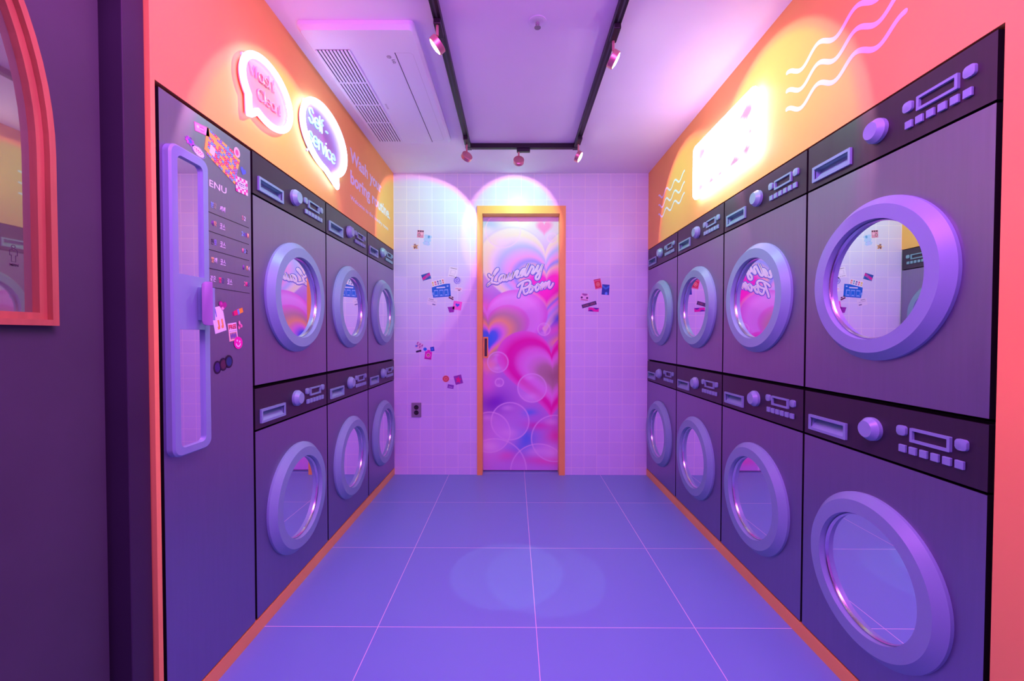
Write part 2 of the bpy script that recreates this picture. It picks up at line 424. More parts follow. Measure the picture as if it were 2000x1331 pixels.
# ---- laundry room door: orange frame, printed sliding leaf, lettering, recessed pull
d1 = thing('door_1', 'narrow sliding door printed with pink hearts and bubbles in an orange frame', 'door', (0, ZB, 0)); d1['kind'] = 'structure'
link('door_frame', BM((-0.289, -0.248, -0.012, 0.19, 0, 2.12), (0.358, 0.405, -0.012, 0.19, 0, 2.12), (-0.248, 0.358, -0.012, 0.19, 2.06, 2.12)), M['trim'], d1)
LD = 0.085                                   # the leaf sits this far behind the tile face
KX = 0.00414
def dx(px): return (px-1003.2)*KX            # drawing units of the print -> metres on the leaf
def dz(py): return 1.106 + (656.2-py)*KX
def door_art(u, v):
    x = 940 + u*157; y = 925 - v*515          # drawing units
    img = fill(u, (0.55, 0.30, 0.80))
    # ground colours
    n1 = np.sin(x*0.045+y*0.021)*np.cos(y*0.03-x*0.02)
    img = lay(img, soft(y-520, 120), (0.85, 0.82, 0.95))
    img = lay(img, np.exp(-(((x-955)/26)**2+((y-440)/12)**2)), (0.35, 0.62, 0.95))
    img = lay(img, np.exp(-(((x-1010)/40)**2+((y-432)/16)**2)), (0.98, 0.95, 0.75))
    # big pale heart with rainbow bands
    ramp = [(1.00, (0.70, 0.68, 0.90)), (0.985, (0.96, 0.94, 0.80)), (0.88, (0.98, 0.94, 0.66)), (0.80, (0.93, 0.82, 0.92)), (0.70, (0.52, 0.66, 1.0)), (0.61, (0.82, 0.55, 0.98)),
            (0.54, (0.95, 0.48, 0.82)), (0.47, (0.28, 0.40, 0.98)), (0.39, (1.0, 0.66, 0.58)), (0.31, (1.0, 0.30, 0.66)), (0.24, (1.0, 0.03, 0.62)), (0.06, (1.0, 0.02, 0.60))]
    lv = np.linspace(1, 0.06, 90)
    rl = [r[0] for r in ramp][::-1]
    for L in lv:
        c = [np.interp(L, rl, [r[1][q] for r in ramp][::-1]) for q in range(3)]
        hx, hy = 1064 + (1-L)*4, 534 + (1-L)*36
        img = lay(img, soft((heart((x-hx)/(130*L), (hy-y)/(118*L)) - 1)*60*L, 2.5), c)
    img = lay(img, soft((heart((x-1062)/15, (446-y)/15)-1)*15, 9), (1.0, 0.35, 0.70))
    img = lay(img, np.exp(-(((x-948)/14)**2+((y-452)/9)**2))*0.8, (0.9, 0.92, 1.0))
    # side stripes below the big heart
    for cx, cy, a, b, c, k in ((1092, 622, 16, 12, (0.10, 0.22, 0.85), 1), (1086, 646, 22, 9, (0.85, 0.30, 0.75), 1), (1088, 668, 18, 10, (1.0, 0.62, 0.42), 1), (945, 612, 14, 20, (0.95, 0.35, 0.70), 0.9)):
        img = lay(img, k*np.exp(-(((x-cx)/a)**2+((y-cy+(x-cx)*0.5)/b)**2)), c)
    # lilac heart
    def disc(cx, cy, r): return np.hypot(x-cx, y-cy)/r
    for L in np.linspace(1, 0.03, 70):
        c = [np.interp(L, [0.03, 0.13, 0.24, 0.36, 0.50, 0.68, 0.70, 0.86, 1.0], z) for z in ((0.04, 0.10, 0.90, 1.0, 0.62, 0.80, 0.82, 0.88, 0.82), (0.30, 0.28, 0.38, 0.72, 0.50, 0.28, 0.46, 0.48, 0.25), (0.95, 0.95, 0.85, 0.25, 0.42, 0.74, 0.88, 0.95, 0.80))]
        hx, hy = 950 + (1-L)*6, 640 + (1-L)*28
        img = lay(img, soft((heart((x-hx)/(119*L), (hy-y)/(88*L+8)) - 1)*60*L, 2.0), c)
    # lower ground: purple, azure and magenta clouds
    lower = soft(735-y, 90)
    img = lay(img, lower*0.9, (0.62, 0.34, 0.80))
    for cx, cy, a, b, c in ((965, 790, 34, 26, (0.25, 0.05, 0.62)), (1018, 862, 34, 28, (0.03, 0.30, 0.88)), (1000, 880, 30, 18, (0.05, 0.30, 0.90)), (985, 895, 26, 12, (0.95, 0.10, 0.55)), (1070, 905, 44, 10, (0.95, 0.08, 0.50)), (1052, 835, 30, 10, (0.80, 0.05, 0.55)),
                            (1085, 858, 18, 18, (0.90, 0.05, 0.45)), (955, 885, 30, 30, (0.78, 0.42, 0.85)), (990, 860, 26, 24, (0.72, 0.45, 0.88)), (1075, 885, 30, 14, (0.75, 0.45, 0.88)), (948, 752, 20, 24, (0.80, 0.30, 0.78)), (955, 718, 16, 14, (0.98, 0.58, 0.45)), (1035, 812, 16, 9, (0.10, 0.35, 0.9)), (1045, 822, 20, 9, (0.55, 0.30, 0.82))):
        img = lay(img, np.exp(-(((x-cx)/a)**2+((y-cy)/b)**2)), c)
    # magenta heart
    for L in np.linspace(1, 0.05, 80):
        c = [np.interp(L, [0.05, 0.25, 0.36, 0.48, 0.60, 0.72, 0.82, 0.90, 1.0], z) for z in ((0.45, 0.55, 0.75, 0.88, 0.92, 0.90, 0.92, 0.93, 0.88), (0.32, 0.38, 0.42, 0.42, 0.28, 0.02, 0.01, 0.10, 0.22), (0.30, 0.40, 0.68, 0.85, 0.80, 0.50, 0.45, 0.62, 0.72))]
        hx, hy = 1076 + (1-L)*4, 722 + (1-L)*18
        img = lay(img, soft((heart((x-hx)/(106*L), (hy-y)/(97*L)) - 1)*60*L, 2.2), c)
    # soap bubbles: faint fill, thin bright rim, small highlights
    for cx, cy, r, f in ((972, 711, 20, 0.25), (1039, 762, 28, 0.55), (1062, 646, 12, 0.2), (975, 751, 8, 0.2), (996, 828, 37, 0.35), (956, 850, 40, 0.45), (1084, 862, 46, 0.2), (1052, 928, 55, 0.30), (966, 925, 62, 0.25), (1077, 467, 9, 0.3), (982, 452, 34, 0.12)):
        d = np.hypot(x-cx, y-cy)
        img = lay(img, 1.35*f*soft(d-r, 2.5)*(0.6+0.4*np.clip((y-cy)/r, -1, 1)), (0.86, 0.55, 0.95))
        img = lay(img, 0.8*np.exp(-((d-r)/1.1)**2), (0.97, 0.80, 1.0))
        img = lay(img, 0.55*np.exp(-(((x-cx+r*0.1)/(r*0.45))**2+((y-cy-r*0.62)/(r*0.22))**2)), (0.97, 0.80, 1.0))
        img = lay(img, 0.5*np.exp(-(((x-cx+r*0.15)/(r*0.3))**2+((y-cy+r*0.72)/(r*0.14))**2)), (0.97, 0.80, 1.0))
    # the strip at the head of the leaf
    top = (y < 424.5).astype(float)
    img = lay(img, top*(x < 1001), (0.25, 0.08, 0.55)); img = lay(img, top*(x < 1001)*np.exp(-((x-985)/14)**2), (0.75, 0.05, 0.55))
    img = lay(img, top*(x >= 1001), (0.80, 0.10, 0.42)); img = lay(img, top*np.exp(-((x-1003)/6)**2)*(x >= 1001), (0.9, 0.4, 0.2))
    return np.clip(img, 0, 1)
lo_z, hi_z = 0.012, dz(410)
leaf = printed('door_leaf', dx(1097)-dx(940), hi_z-lo_z, 157, 515, door_art, d1, M['doorprint'], 0.004, x0=dx(940), z0=lo_z)
leaf.location.y = LD
link('door_core', BM((dx(940), dx(1097), 0.001, 0.036, lo_z, hi_z)), M['black'], leaf)
# script lettering, traced stroke by stroke
def sc(pts): return smooth_line([(dx(940+a/12.5), dz(500+b/12.5)) for a, b in pts], 5)
script = [
 [(185,478),(205,520),(250,528),(305,480),(355,415),(400,360),(405,335),(380,340),(340,385),(300,465),(270,550),(243,640),(205,695),(165,722),(152,738)],
 [(152,738),(175,700),(230,672),(300,672),(360,688),(405,682)],
 [(545,488),(490,498),(445,550),(428,610),(440,648),(475,630),(520,565),(548,490),(528,570),(528,612),(560,610)],
 [(560,610),(595,540),(618,462),(596,545),(590,600),(620,610),(665,545),(705,445),(685,530),(680,580),(715,582)],
 [(715,582),(760,500),(795,400),(770,490),(752,562),(800,470),(850,395),(888,378),(885,420),(852,500),(862,540),(905,530)],
 [(905,530),(960,480),(1062,345),(1010,350),(965,410),(945,470),(960,510),(1000,495),(1060,400),(1110,290),(1155,205),(1110,310),(1068,430),(1066,500),(1110,490)],
 [(1110,490),(1160,400),(1215,285),(1225,270),(1255,285),(1270,330),(1240,400),(1232,440),(1265,440),(1320,370)],
 [(1320,370),(1365,270),(1385,255),(1352,345),(1355,395),(1390,400),(1440,320),(1488,225),(1450,350),(1425,470),(1395,560),(1360,592),(1325,575),(1330,510),(1400,430),(1450,380)],
 [(888,752),(930,705),(1010,655),(1100,620),(1160,625),(1190,670),(1165,735),(1100,785),(1020,810)],
 [(1015,680),(985,760),(950,870),(920,950),(905,1010)],
 [(1010,810),(1025,870),(1040,925),(1075,945),(1120,915),(1165,870)],
 [(1215,745),(1175,790),(1160,850),(1170,905),(1205,895),(1240,840),(1245,775),(1215,745),(1235,790),(1290,775)],
 [(1375,705),(1335,745),(1320,805),(1330,860),(1365,850),(1400,795),(1405,735),(1375,705),(1400,745),(1440,730)],
 [(1440,730),(1490,665),(1475,740),(1450,840),(1490,760),(1540,690),(1572,665),(1560,730),(1535,805),(1580,730),(1625,660),(1655,640),(1645,720),(1640,775),(1670,795),(1715,745),(1742,690)]]
bm = bmesh.new()
for s_ in script: tube(bm, sc(s_), 0.0155, 0.08, 10, LD-0.0045)
link('lettering_outline', bm, M['letteredge'], d1)
bm = bmesh.new()
for s_ in script: tube(bm, sc(s_), 0.0094, 0.28, 10, LD-0.0050)
link('lettering', bm, M['letter'], d1)
bm = bmesh.new(); frame_prism(bm, rrect(-0.246, -0.207, 0.925, 1.094, 0.002), rrect(-0.237, -0.216, 0.937, 1.082, 0.002), LD-0.009, LD-0.0005)
hp = link('pull_handle', bm, M['trim'], d1)
link('recess', BM((-0.238, -0.215, LD-0.006, LD-0.0045, 0.936, 1.083)), M['slot'], hp)

# ------------------------------------------------------------------ washing machines
W_, H_ = 0.603, 0.8617
FH = 0.7015                                   # height of the lower, lighter front; the dark control strip is above it
m0 = thing('washing_machine', 'first', 'washing machine')
link('body', BM((0.001, W_-0.001, 0.0205, 0.55, 0.001, H_-0.001)), M['body'], m0)
G = 0.0055
def faced(name, bm, m, parent):
    """a board with its laminate on the front and black edges"""
    bm.normal_update()
    for f in bm.faces: f.material_index = 0 if abs(f.normal.y) > 0.9 else 1
    return link(name, bm, m, parent, mats=[m, M['body']])
faced('front_panel', BM((G, W_-G, 0.0, 0.0195, 0.005, FH-0.0035)), M['panel'], m0)
zc = FH
bm = bmesh.new(); frame_prism(bm, [(G, FH+0.0035), (W_-G, FH+0.0035), (W_-G, H_-0.006), (G, H_-0.006)], [(0.0425, zc+0.0305), (0.193, zc+0.0305), (0.193, zc+0.066), (0.0425, zc+0.066)], 0.0, 0.0195)
cp = faced('control_panel', bm, M['control'], m0)
# detergent drawer: raised rim round a recessed tray
zc = FH
bm = bmesh.new(); frame_prism(bm, rrect(0.034, 0.2015, zc+0.022, zc+0.0745, 0.001, 1), rrect(0.043, 0.1925, zc+0.031, zc+0.0655, 0.001, 1), -0.0075, -0.0002)
dr = link('detergent_drawer', bm, M['ring'], m0)
# pocket behind the rim: its floor slopes from the front at the foot to the back at the top
bm = bmesh.new()
p = [(0.0430, -0.003, zc+0.0310), (0.1925, -0.003, zc+0.0310), (0.1925, 0.0188, zc+0.0575), (0.0430, 0.0188, zc+0.0575), (0.0430, -0.003, zc+0.0655), (0.1925, -0.003, zc+0.0655), (0.1925, 0.0188, zc+0.0655), (0.0430, 0.0188, zc+0.0655)]
p = [bm.verts.new(q) for q in p]
for f in ((0, 1, 2, 3), (3, 2, 6, 7), (7, 6, 5, 4), (0, 3, 7, 4), (1, 5, 6, 2)): bm.faces.new([p[i] for i in f])
link('drawer_tray', bm, M['ring'], dr)
bm = bmesh.new()
lathe(bm, [(0.0, -0.026), (0.0235, -0.026), (0.034, -0.011), (0.034, -0.0002), (0.0, -0.0002)], 0.296, zc+0.0785, 40, False)
link('dial', bm, M['knob'], m0, True)
for u0, u1, v0, v1 in ((0.3785, 0.405, zc+0.083, zc+0.1095), (0.532, 0.5585, zc+0.083, zc+0.1095)):
    bm = bmesh.new(); prism(bm, rrect(u0, u1, v0, v1, 0.0075, 5), -0.0075, -0.0002, 0.0015); link('side_button', bm, M['ring'], m0, True)
bm = bmesh.new(); frame_prism(bm, rrect(0.4175, 0.5205, zc+0.0715, zc+0.1085, 0.0015, 2), rrect(0.4245, 0.5135, zc+0.0785, zc+0.1015, 0.001, 2), -0.0075, -0.0002)
link('display_frame', bm, M['ring'], m0)
for k in range(6):
    u = 0.3955 + 0.0293*k
    bm = bmesh.new(); box(bm, u-0.0098, u+0.0098, -0.0075, -0.0002, zc+0.0385, zc+0.0585, 0.0015, 2); link('program_button', bm, M['ring'], m0)
# round door: bevelled lavender ring, chrome lip, mirrored glass
DU, DV = W_/2, 0.3505
bm = bmesh.new(); lathe(bm, [(0.233, -0.0002), (0.233, -0.0095), (0.211, -0.032), (0.1725, -0.032), (0.1725, -0.0002)], DU, DV, 96)
ringo = link('door_ring', bm, M['ring'], m0, True)
bm = bmesh.new(); lathe(bm, [(0.1718, -0.013), (0.169, -0.0145), (0.1665, -0.0125), (0.1665, -0.0085), (0.1718, -0.0085)], DU, DV, 96)
link('glass_rim', bm, M['chrome'], ringo, True)
bm = bmesh.new(); lathe(bm, [(0.0, -0.0085), (0.1715, -0.0085), (0.1715, -0.0004), (0.0, -0.0004)], DU, DV, 96, False)
link('door_glass', bm, M['mirror'], m0)
LE = [1.5365, 2.1395, 2.7435]                       # left bank: near edges of the three towers
RE = [3.3455, 2.7425, 2.1395, 1.5375]               # right bank: far edges of the four towers
rows = (('lower', Z0), ('upper', ZM))
LN = {('left', 0, 'upper'): 'upper left machine beside the tall menu cabinet, door lettering mirrored in it',
      ('left', 0, 'lower'): 'lower left machine beside the tall menu cabinet, door foot and floor in its glass',
      ('left', 1, 'upper'): 'upper machine in the middle of the left row, blue sticker mirrored in its glass',
      ('left', 1, 'lower'): 'lower machine in the middle of the left row of three',
      ('left', 2, 'upper'): 'upper left machine against the tiled back wall, under the white wall slogan',
      ('left', 2, 'lower'): 'lower left machine against the tiled back wall, nearest the black wall socket',
      ('right', 0, 'upper'): 'upper right machine against the tiled back wall, under the small white waves',
      ('right', 0, 'lower'): 'lower right machine standing against the tiled back wall',
      ('right', 1, 'upper'): 'upper right machine second from the back wall, red sticker mirrored in its glass',
      ('right', 1, 'lower'): 'lower right machine second from the back wall',
      ('right', 2, 'upper'): 'upper right machine with the words of the pink door mirrored in its round glass',
      ('right', 2, 'lower'): 'lower right machine third from the back wall, door foot and floor in its glass',
      ('right', 3, 'upper'): 'upper right machine nearest the camera, tiled wall and stickers mirrored in its glass',
      ('right', 3, 'lower'): 'lower right machine nearest the camera, only blue floor mirrored in its round glass'}
GP = {'left': 'left row of washing machines', 'right': 'right row of washing machines'}
first = True
for side, edges in (('left', LE), ('right', RE)):
    for k, e in enumerate(edges):
        for rn, zz in rows:
            loc = on(side, e, zz)
            if first:
                m0.location = loc; m0.rotation_euler = (0, 0, FR[side][1]); m0['label'] = LN[(side, k, rn)]; m0['group'] = GP[side]; first = False
            else:
                dup(m0, loc, FR[side][1], LN[(side, k, rn)], GP[side])

# ------------------------------------------------------------------ tall menu cabinet with the long mirror
c0 = wall_thing('tall_cabinet', 'tall dark cabinet with a printed menu and a long lavender framed mirror', 'cabinet', 'left', 1.1265, Z0)
cw = 1.5355-1.1265; ch = ZT-Z0
link('body', BM((0.001, cw-0.001, 0.0205, 0.55, 0.001, ch-0.001)), M['body'], c0)
faced('front_panel', BM((0.0105, cw-0.0055, 0.0, 0.0195, 0.005, ch-0.012)), M['panel'], c0)
U = lambda y: y - 1.1265
V = lambda z: z - Z0
bm = bmesh.new()
fo = rrect(U(1.1455), U(1.291), V(0.766), V(1.631), 0.028, 8); fi = rrect(U(1.170), U(1.2662), V(0.790), V(1.604), 0.016, 8); fb = rrect(U(1.150), U(1.2865), V(0.7705), V(1.6265), 0.025, 8)
n_ = len(fo)
lay_ = [(fo, -0.0002), (fo, -0.0165), (fb, -0.022), (fi, -0.022), (fi, -0.0002)]
VV = [[bm.verts.new((x, y, z)) for x, z in p] for p, y in lay_]
for i in range(5):
    a, b = VV[i], VV[(i+1) % 5]
    for k in range(n_): bm.faces.new((a[k], a[(k+1) % n_], b[(k+1) % n_], b[k]))
mf = link('mirror_frame', bm, M['ring'], c0, True)
link('cross_plate', BM((U(1.1702), U(1.2660), -0.0218, -0.0004, V(1.122), V(1.2765))), M['ring'], mf)
link('mirror_glass', BM((U(1.1702), U(1.2660), -0.0135, -0.0004, V(1.2767), V(1.6038))), M['mirror'], mf)
link('mirror_glass', BM((U(1.1702), U(1.2660), -0.0135, -0.0004, V(0.7902), V(1.1218))), M['mirror'], mf)
# handle: a wing plate standing off the frame, rounded on its free edge
bm = bmesh.new()
hw = rrect(0.0, 0.040, 0.0, 0.127, 0.012, 6); hw = [(min(max(x, 0), 0.0255), z) for x, z in hw]
seen = []; [seen.append(p) for p in hw if p not in seen]
prism(bm, seen, 0.0, 0.012, 0.0015)
hn = link('handle', bm, mat('handle_plastic', (0.33, 0.30, 0.42), 0.4), c0, True)
hn.location = (U(1.2172), -0.050, V(1.134)); hn.rotation_euler = (0, 0, R(-48))
link('handle_post', BM((U(1.2385), U(1.2560), -0.0600, -0.0222, V(1.150), V(1.246))), M['ring'], c0)
# menu print
text_mesh('menu_heading', 'MENU', M['letter'], c0, U(1.2895), V(1.5695), 0.111, 0.0205, 0.0004, -0.0002, 0.0)
bm = bmesh.new()
for z, ul, ur in ((1.4886, 1.300, 1.5176), (1.4295, 1.300, 1.5166), (1.3722, 1.300, 1.516), (1.3140, 1.300, 1.5158), (1.2558, 1.300, 1.5172)):
    box(bm, U(ul), U(ur), -0.0006, -0.0001, V(z-0.0010), V(z+0.0010))
link('menu_rule', bm, M['line'], c0)
cols = {'w': (0.85, 0.80, 0.92), 'b': (0.25, 0.50, 0.95), 'g': (0.40, 0.48, 0.30), 'p': (0.25, 0.05, 0.40), 'o': (0.95, 0.50, 0.25), 'k': (0.05, 0.03, 0.08), 'v': (0.30, 0.25, 0.85), 'y': (0.80, 0.55, 0.20), 'r': (0.90, 0.04, 0.25), 's': (0.10, 0.12, 0.30), 'c': (0.75, 0.25, 0.35), 'm': (0.12, 0.16, 0.70)}
CM = {k: mat('menu_ink', c, 0.5) for k, c in cols.items()}
def line_of(chars, u, z, step, h, w_):
    for i, (ch_, ck) in enumerate(chars):
        if ch_ != ' ': text_mesh('menu_lettering', ch_, CM[ck], c0, U(u+i*step), V(z), w_, h, 0.0004, -0.0002, 0.012)
line_of([('분', 'b'), ('말', 'g'), (' ', 'w'), ('세', 'w'), ('제', 'w')], 1.3275, 1.5055, 0.0135, 0.018, 0.0122)
line_of([('세', 'p'), ('탁', 'o'), (' ', 'w'), ('코', 'w'), ('스', 'w')], 1.3265, 1.4490, 0.0135, 0.018, 0.0122)
line_of([('한', 'k'), ('옷', 'v'), (' ', 'w'), ('코', 'w'), ('스', 'w')], 1.3268, 1.3905, 0.0135, 0.018, 0.0122)
line_of([('빨', 'y'), ('래', 'w'), (' ', 'w'), ('코', 'w'), ('스', 'w')], 1.3268, 1.3335, 0.0135, 0.018, 0.0122)
line_of([('같', 'w'), ('은', 'w'), (' ', 'w'), ('빨', 'r'), ('감', 's'), (' ', 'w'), ('코', 'w'), ('스', 'w')], 1.3210, 1.2745, 0.0130, 0.018, 0.0120)
line_of([('5', 'c'), ('2', 'w')], 1.4790, 1.5075, 0.0110, 0.015, 0.0095)
line_of([('2', 'b'), ('4', 'm'), ('8', 'p'), ('1', 'o')], 1.4760, 1.4520, 0.0105, 0.015, 0.0090)
line_of([('1', 'c'), ('3', 'b'), ('2', 'k')], 1.4780, 1.3940, 0.0105, 0.015, 0.0090)
line_of([('1', 'p'), (' ', 'w'), ('1', 'y'), ('4', 'w')], 1.4810, 1.3360, 0.0100, 0.015, 0.0080)
line_of([('2', 'c'), ('1', 'r'), ('8', 's')], 1.4860, 1.2790, 0.0105, 0.015, 0.0090)

# ------------------------------------------------------------------ neon signs on the left wall
def arc(cx, cy, rx_, ry_, a0, a1, n=10): return [(cx+rx_*math.cos(R(a0+(a1-a0)*k/n)), cy+ry_*math.sin(R(a0+(a1-a0)*k/n))) for k in range(n+1)]
GL = {'W': ([[(0, .72), (.18, 0), (.36, .6), (.54, 0), (.72, .72)]], .84), 'a': ([arc(.25, .25, .25, .25, 20, 380, 16), [(.5, .5), (.5, 0)]], .64),
      's': ([smooth_line([(.40, .42), (.22, .51), (.05, .40), (.12, .28), (.32, .22), (.40, .10), (.22, -.01), (.02, .08)], 4)], .54),
      'h': ([[(0, .76), (0, 0)], [(0, .26)] + arc(.2, .28, .2, .22, 180, 0, 8) + [(.4, 0)]], .54), '!': ([[(0, .72), (0, .22)], [(0, .03), (0, 0)]], .2),
      'C': ([arc(.36, .36, .36, .36, 45, 315, 16)], .78), 'l': ([[(0, .76), (0, 0)]], .16), 'e': ([[(.03, .26), (.49, .26)] + arc(.25, .25, .25, .25, 5, 315, 16)], .62),
      'n': ([[(0, .5), (0, 0)], [(0, .26)] + arc(.2, .28, .2, .22, 180, 0, 8) + [(.4, 0)]], .54),
      'S': ([smooth_line([(.50, .60), (.30, .73), (.07, .60), (.14, .42), (.40, .32), (.50, .15), (.28, -.01), (.02, .13)], 5)], .66),
      'f': ([arc(.24, .58, .16, .16, 80, 180, 6) + [(.08, 0)], [(-.04, .46), (.24, .46)]], .38), '-': ([[(0, .3), (.22, .3)]], .3), ' ': ([], .22),
      'r': ([[(0, .5), (0, 0)], [(0, .24)] + arc(.2, .28, .2, .22, 180, 60, 6)], .36), 'v': ([[(0, .5), (.2, 0), (.4, .5)]], .52), 'i': ([[(0, .5), (0, 0)], [(0, .68), (0, .70)]], .16),
      'c': ([arc(.25, .25, .25, .25, 45, 315, 14)], .54)}
def word(bm, s, x, z, k, r, y, tilt=0.0, kx=1.0):
    cx = 0.0; ct, st = math.cos(tilt), math.sin(tilt)
    for ch_ in s:
        ps, ad = GL[ch_]
        for p in ps:
            q = [((cx+a)*k*kx, b*k) for a, b in p]
            tube(bm, [(x+a*ct-b*st, z+a*st+b*ct) for a, b in q], r, 1.0, 8, y)
        cx += ad
def bubble(cx, cz, a, b, t0, tip, t1, n=64):
    """ellipse outline from angle t1 round to t0 (degrees), closed through the tail tip"""
    pts = []
    span = (t0 - t1) % 360
    for k in range(n+1):
        t = R(t1 + span*k/n); pts.append((cx+a*math.cos(t), cz+b*math.sin(t)))
    p0, p1 = pts[-1], pts[0]
    ins = []
    for k in range(1, 6): ins.append((p0[0]+(tip[0]-p0[0])*k/6, p0[1]+(tip[1]-p0[1])*k/6))
    ins.append(tip)
    for k in range(1, 6): ins.append((tip[0]+(p1[0]-tip[0])*k/6, tip[1]+(p1[1]-tip[1])*k/6))
    return pts + ins
M['acryl_pink'] = mat('pink_acrylic', (0.86, 0.38, 0.40), 0.35); M['acryl_lilac'] = mat('lilac_acrylic', (0.50, 0.30, 0.56), 0.35)
nw = wall_thing('neon_sign', 'pinkish white speech bubble neon sign with unlit pink lettering', 'neon sign', 'left', 1.6081, 1.8798, 'speech bubble neon signs')
bm = bmesh.new(); tube(bm, bubble(0.0, 0.130, 0.154, 0.110, 217, (-0.120, -0.004), 243), 0.0125, 0.8, 12, -0.024, True); link('bubble_tube', bm, M['neon_pink'], nw, True)
bm = bmesh.new(); word(bm, 'Wash!', -0.095, 0.150, 0.058, 0.0027, -0.016, R(7)); word(bm, 'Clean!', -0.052, 0.088, 0.053, 0.0027, -0.016, R(4)); link('lettering', bm, M['neon_off'], nw, True)
bm = bmesh.new(); prism(bm, bubble(0.0, 0.130, 0.152, 0.108, 217, (-0.118, -0.002), 243), -0.0105, -0.0065); link('backing', bm, M['acryl_pink'], nw)
for a in (20, 140, 300):
    bm = bmesh.new(); lathe(bm, [(0.0, -0.0002), (0.006, -0.0002), (0.006, -0.0063), (0.0, -0.0063)], 0.16*math.cos(R(a)), 0.13+0.11*math.sin(R(a)), 12, False)
    link('wall_clip', bm, M['white'], nw)
ns = wall_thing('neon_sign', 'bluish white speech bubble neon sign with glowing cyan lettering', 'neon sign', 'left', 2.0983, 1.9091, 'speech bubble neon signs')
bm = bmesh.new(); tube(bm, bubble(0.0, 0.155, 0.234, 0.146, 268, (0.126, -0.030), 300), 0.0140, 0.8, 12, -0.024, True); link('bubble_tube', bm, M['neon_cyan'], ns, True)
bm = bmesh.new(); word(bm, 'Self -', -0.160, 0.172, 0.088, 0.0044, -0.016, R(2), 0.98); word(bm, 'service', -0.165, 0.083, 0.088, 0.0044, -0.016, R(0), 1.0); link('lettering', bm, M['neon_text'], ns, True)
bm = bmesh.new(); prism(bm, bubble(0.0, 0.155, 0.231, 0.143, 268, (0.125, -0.027), 300), -0.0105, -0.0065); link('backing', bm, M['acryl_lilac'], ns)
for a in (20, 140, 230):
    bm = bmesh.new(); lathe(bm, [(0.0, -0.0002), (0.006, -0.0002), (0.006, -0.0063), (0.0, -0.0063)], 0.24*math.cos(R(a)), 0.155+0.148*math.sin(R(a)), 12, False)
    link('wall_clip', bm, M['white'], ns)

# ------------------------------------------------------------------ white vinyl slogan and waves on the walls
sg = wall_thing('wall_slogan', 'white three line slogan lettered on the left orange wall', 'lettering', 'left', 2.463, 1.885)
text_mesh('slogan_word', 'Wash your', M['vinyl'], sg, 0.0, 0.205, 0.578, 0.102, 0.0006, -0.0002, 0.028, words=0.14)
text_mesh('slogan_word', 'boring routine.', M['vinyl'], sg, 0.004, 0.078, 0.782, 0.102, 0.0006, -0.0002, 0.028, words=0.14)
text_mesh('slogan_word', 'Welcome to the laundry room', M['vinyl'], sg, 0.002, 0.000, 0.735, 0.034, 0.0006, -0.0002, 0.012, words=0.14)
def waves(label, u_start, zs, period, amp, r, gl):
    t = wall_thing('wave_decal', label, 'wall decal', 'right', u_start, zs[-1], gl)
    for z in zs:
        bm = bmesh.new()
        pts = [(x, z - zs[-1] + amp*math.cos(2*PI*x/period)) for x in np.linspace(0, 3.02*period, 90)]
        tube(bm, pts, r, 0.08, 8, -0.0003); link('wave_line', bm, M['vinyl'], t)
waves('three large white wavy lines on the right wall near the camera', 1.659, (2.101, 2.031, 1.961), 0.1640, 0.0185, 0.0078, 'white wave decals')
waves('three small white wavy lines on the right wall beside the back corner', 3.108, (2.106, 2.037, 1.970), 0.1540, 0.0185, 0.0062, 'white wave decals')

# ------------------------------------------------------------------ glowing light box on the right wall
lb = wall_thing('light_box', 'dazzling white rectangular light box with a neon rim on the right wall', 'light box', 'right', 2.43, 1.8786)
def lb_art(u, v):
    img = fill(u, (1, 1, 1))
    for cx, cy, s_ in ((0.06, 0.10, 0.06), (0.30, 0.05, 0.05), (0.47, 0.06, 0.03), (0.72, 0.07, 0.07), (0.90, 0.12, 0.05), (0.07, 0.85, 0.10), (0.90, 0.80, 0.10), (0.97, 0.4, 0.03)):
        img = lay(img, soft((np.abs(u-cx)*1.1+np.abs(v-cy)*0.9) - s_, 0.01), (0.85, 0.42, 0.70))
    return img
mface = painted('light_box_face', 0.4); n_n, l_n = nt(mface); bb = n_n['Principled BSDF']
va = [x for x in n_n if x.type == 'VERTEX_COLOR'][0]; l_n.new(va.outputs['Color'], bb.inputs['Emission Color']); bb.inputs['Emission Strength'].default_value = 0.95; [l_n.remove(x) for x in list(l_n) if x.to_socket == bb.inputs['Base Color']]; bb.inputs['Base Color'].default_value = (0.05, 0.04, 0.05, 1)
link('box_back', BM((0.02, 0.595, -0.020, -0.0004, 0.015, 0.268)), M['white'], lb)
printed('picture_face', 0.560, 0.245, 60, 30, lb_art, lb, mface, 0.003, x0=0.027, z0=0.022).location.y = -0.0205
bm = bmesh.new(); tube(bm, rrect(0.012, 0.603, 0.008, 0.277, 0.018, 6), 0.0165, 0.8, 12, -0.028, True); link('neon_rim', bm, M['lb_frame'], lb, True)

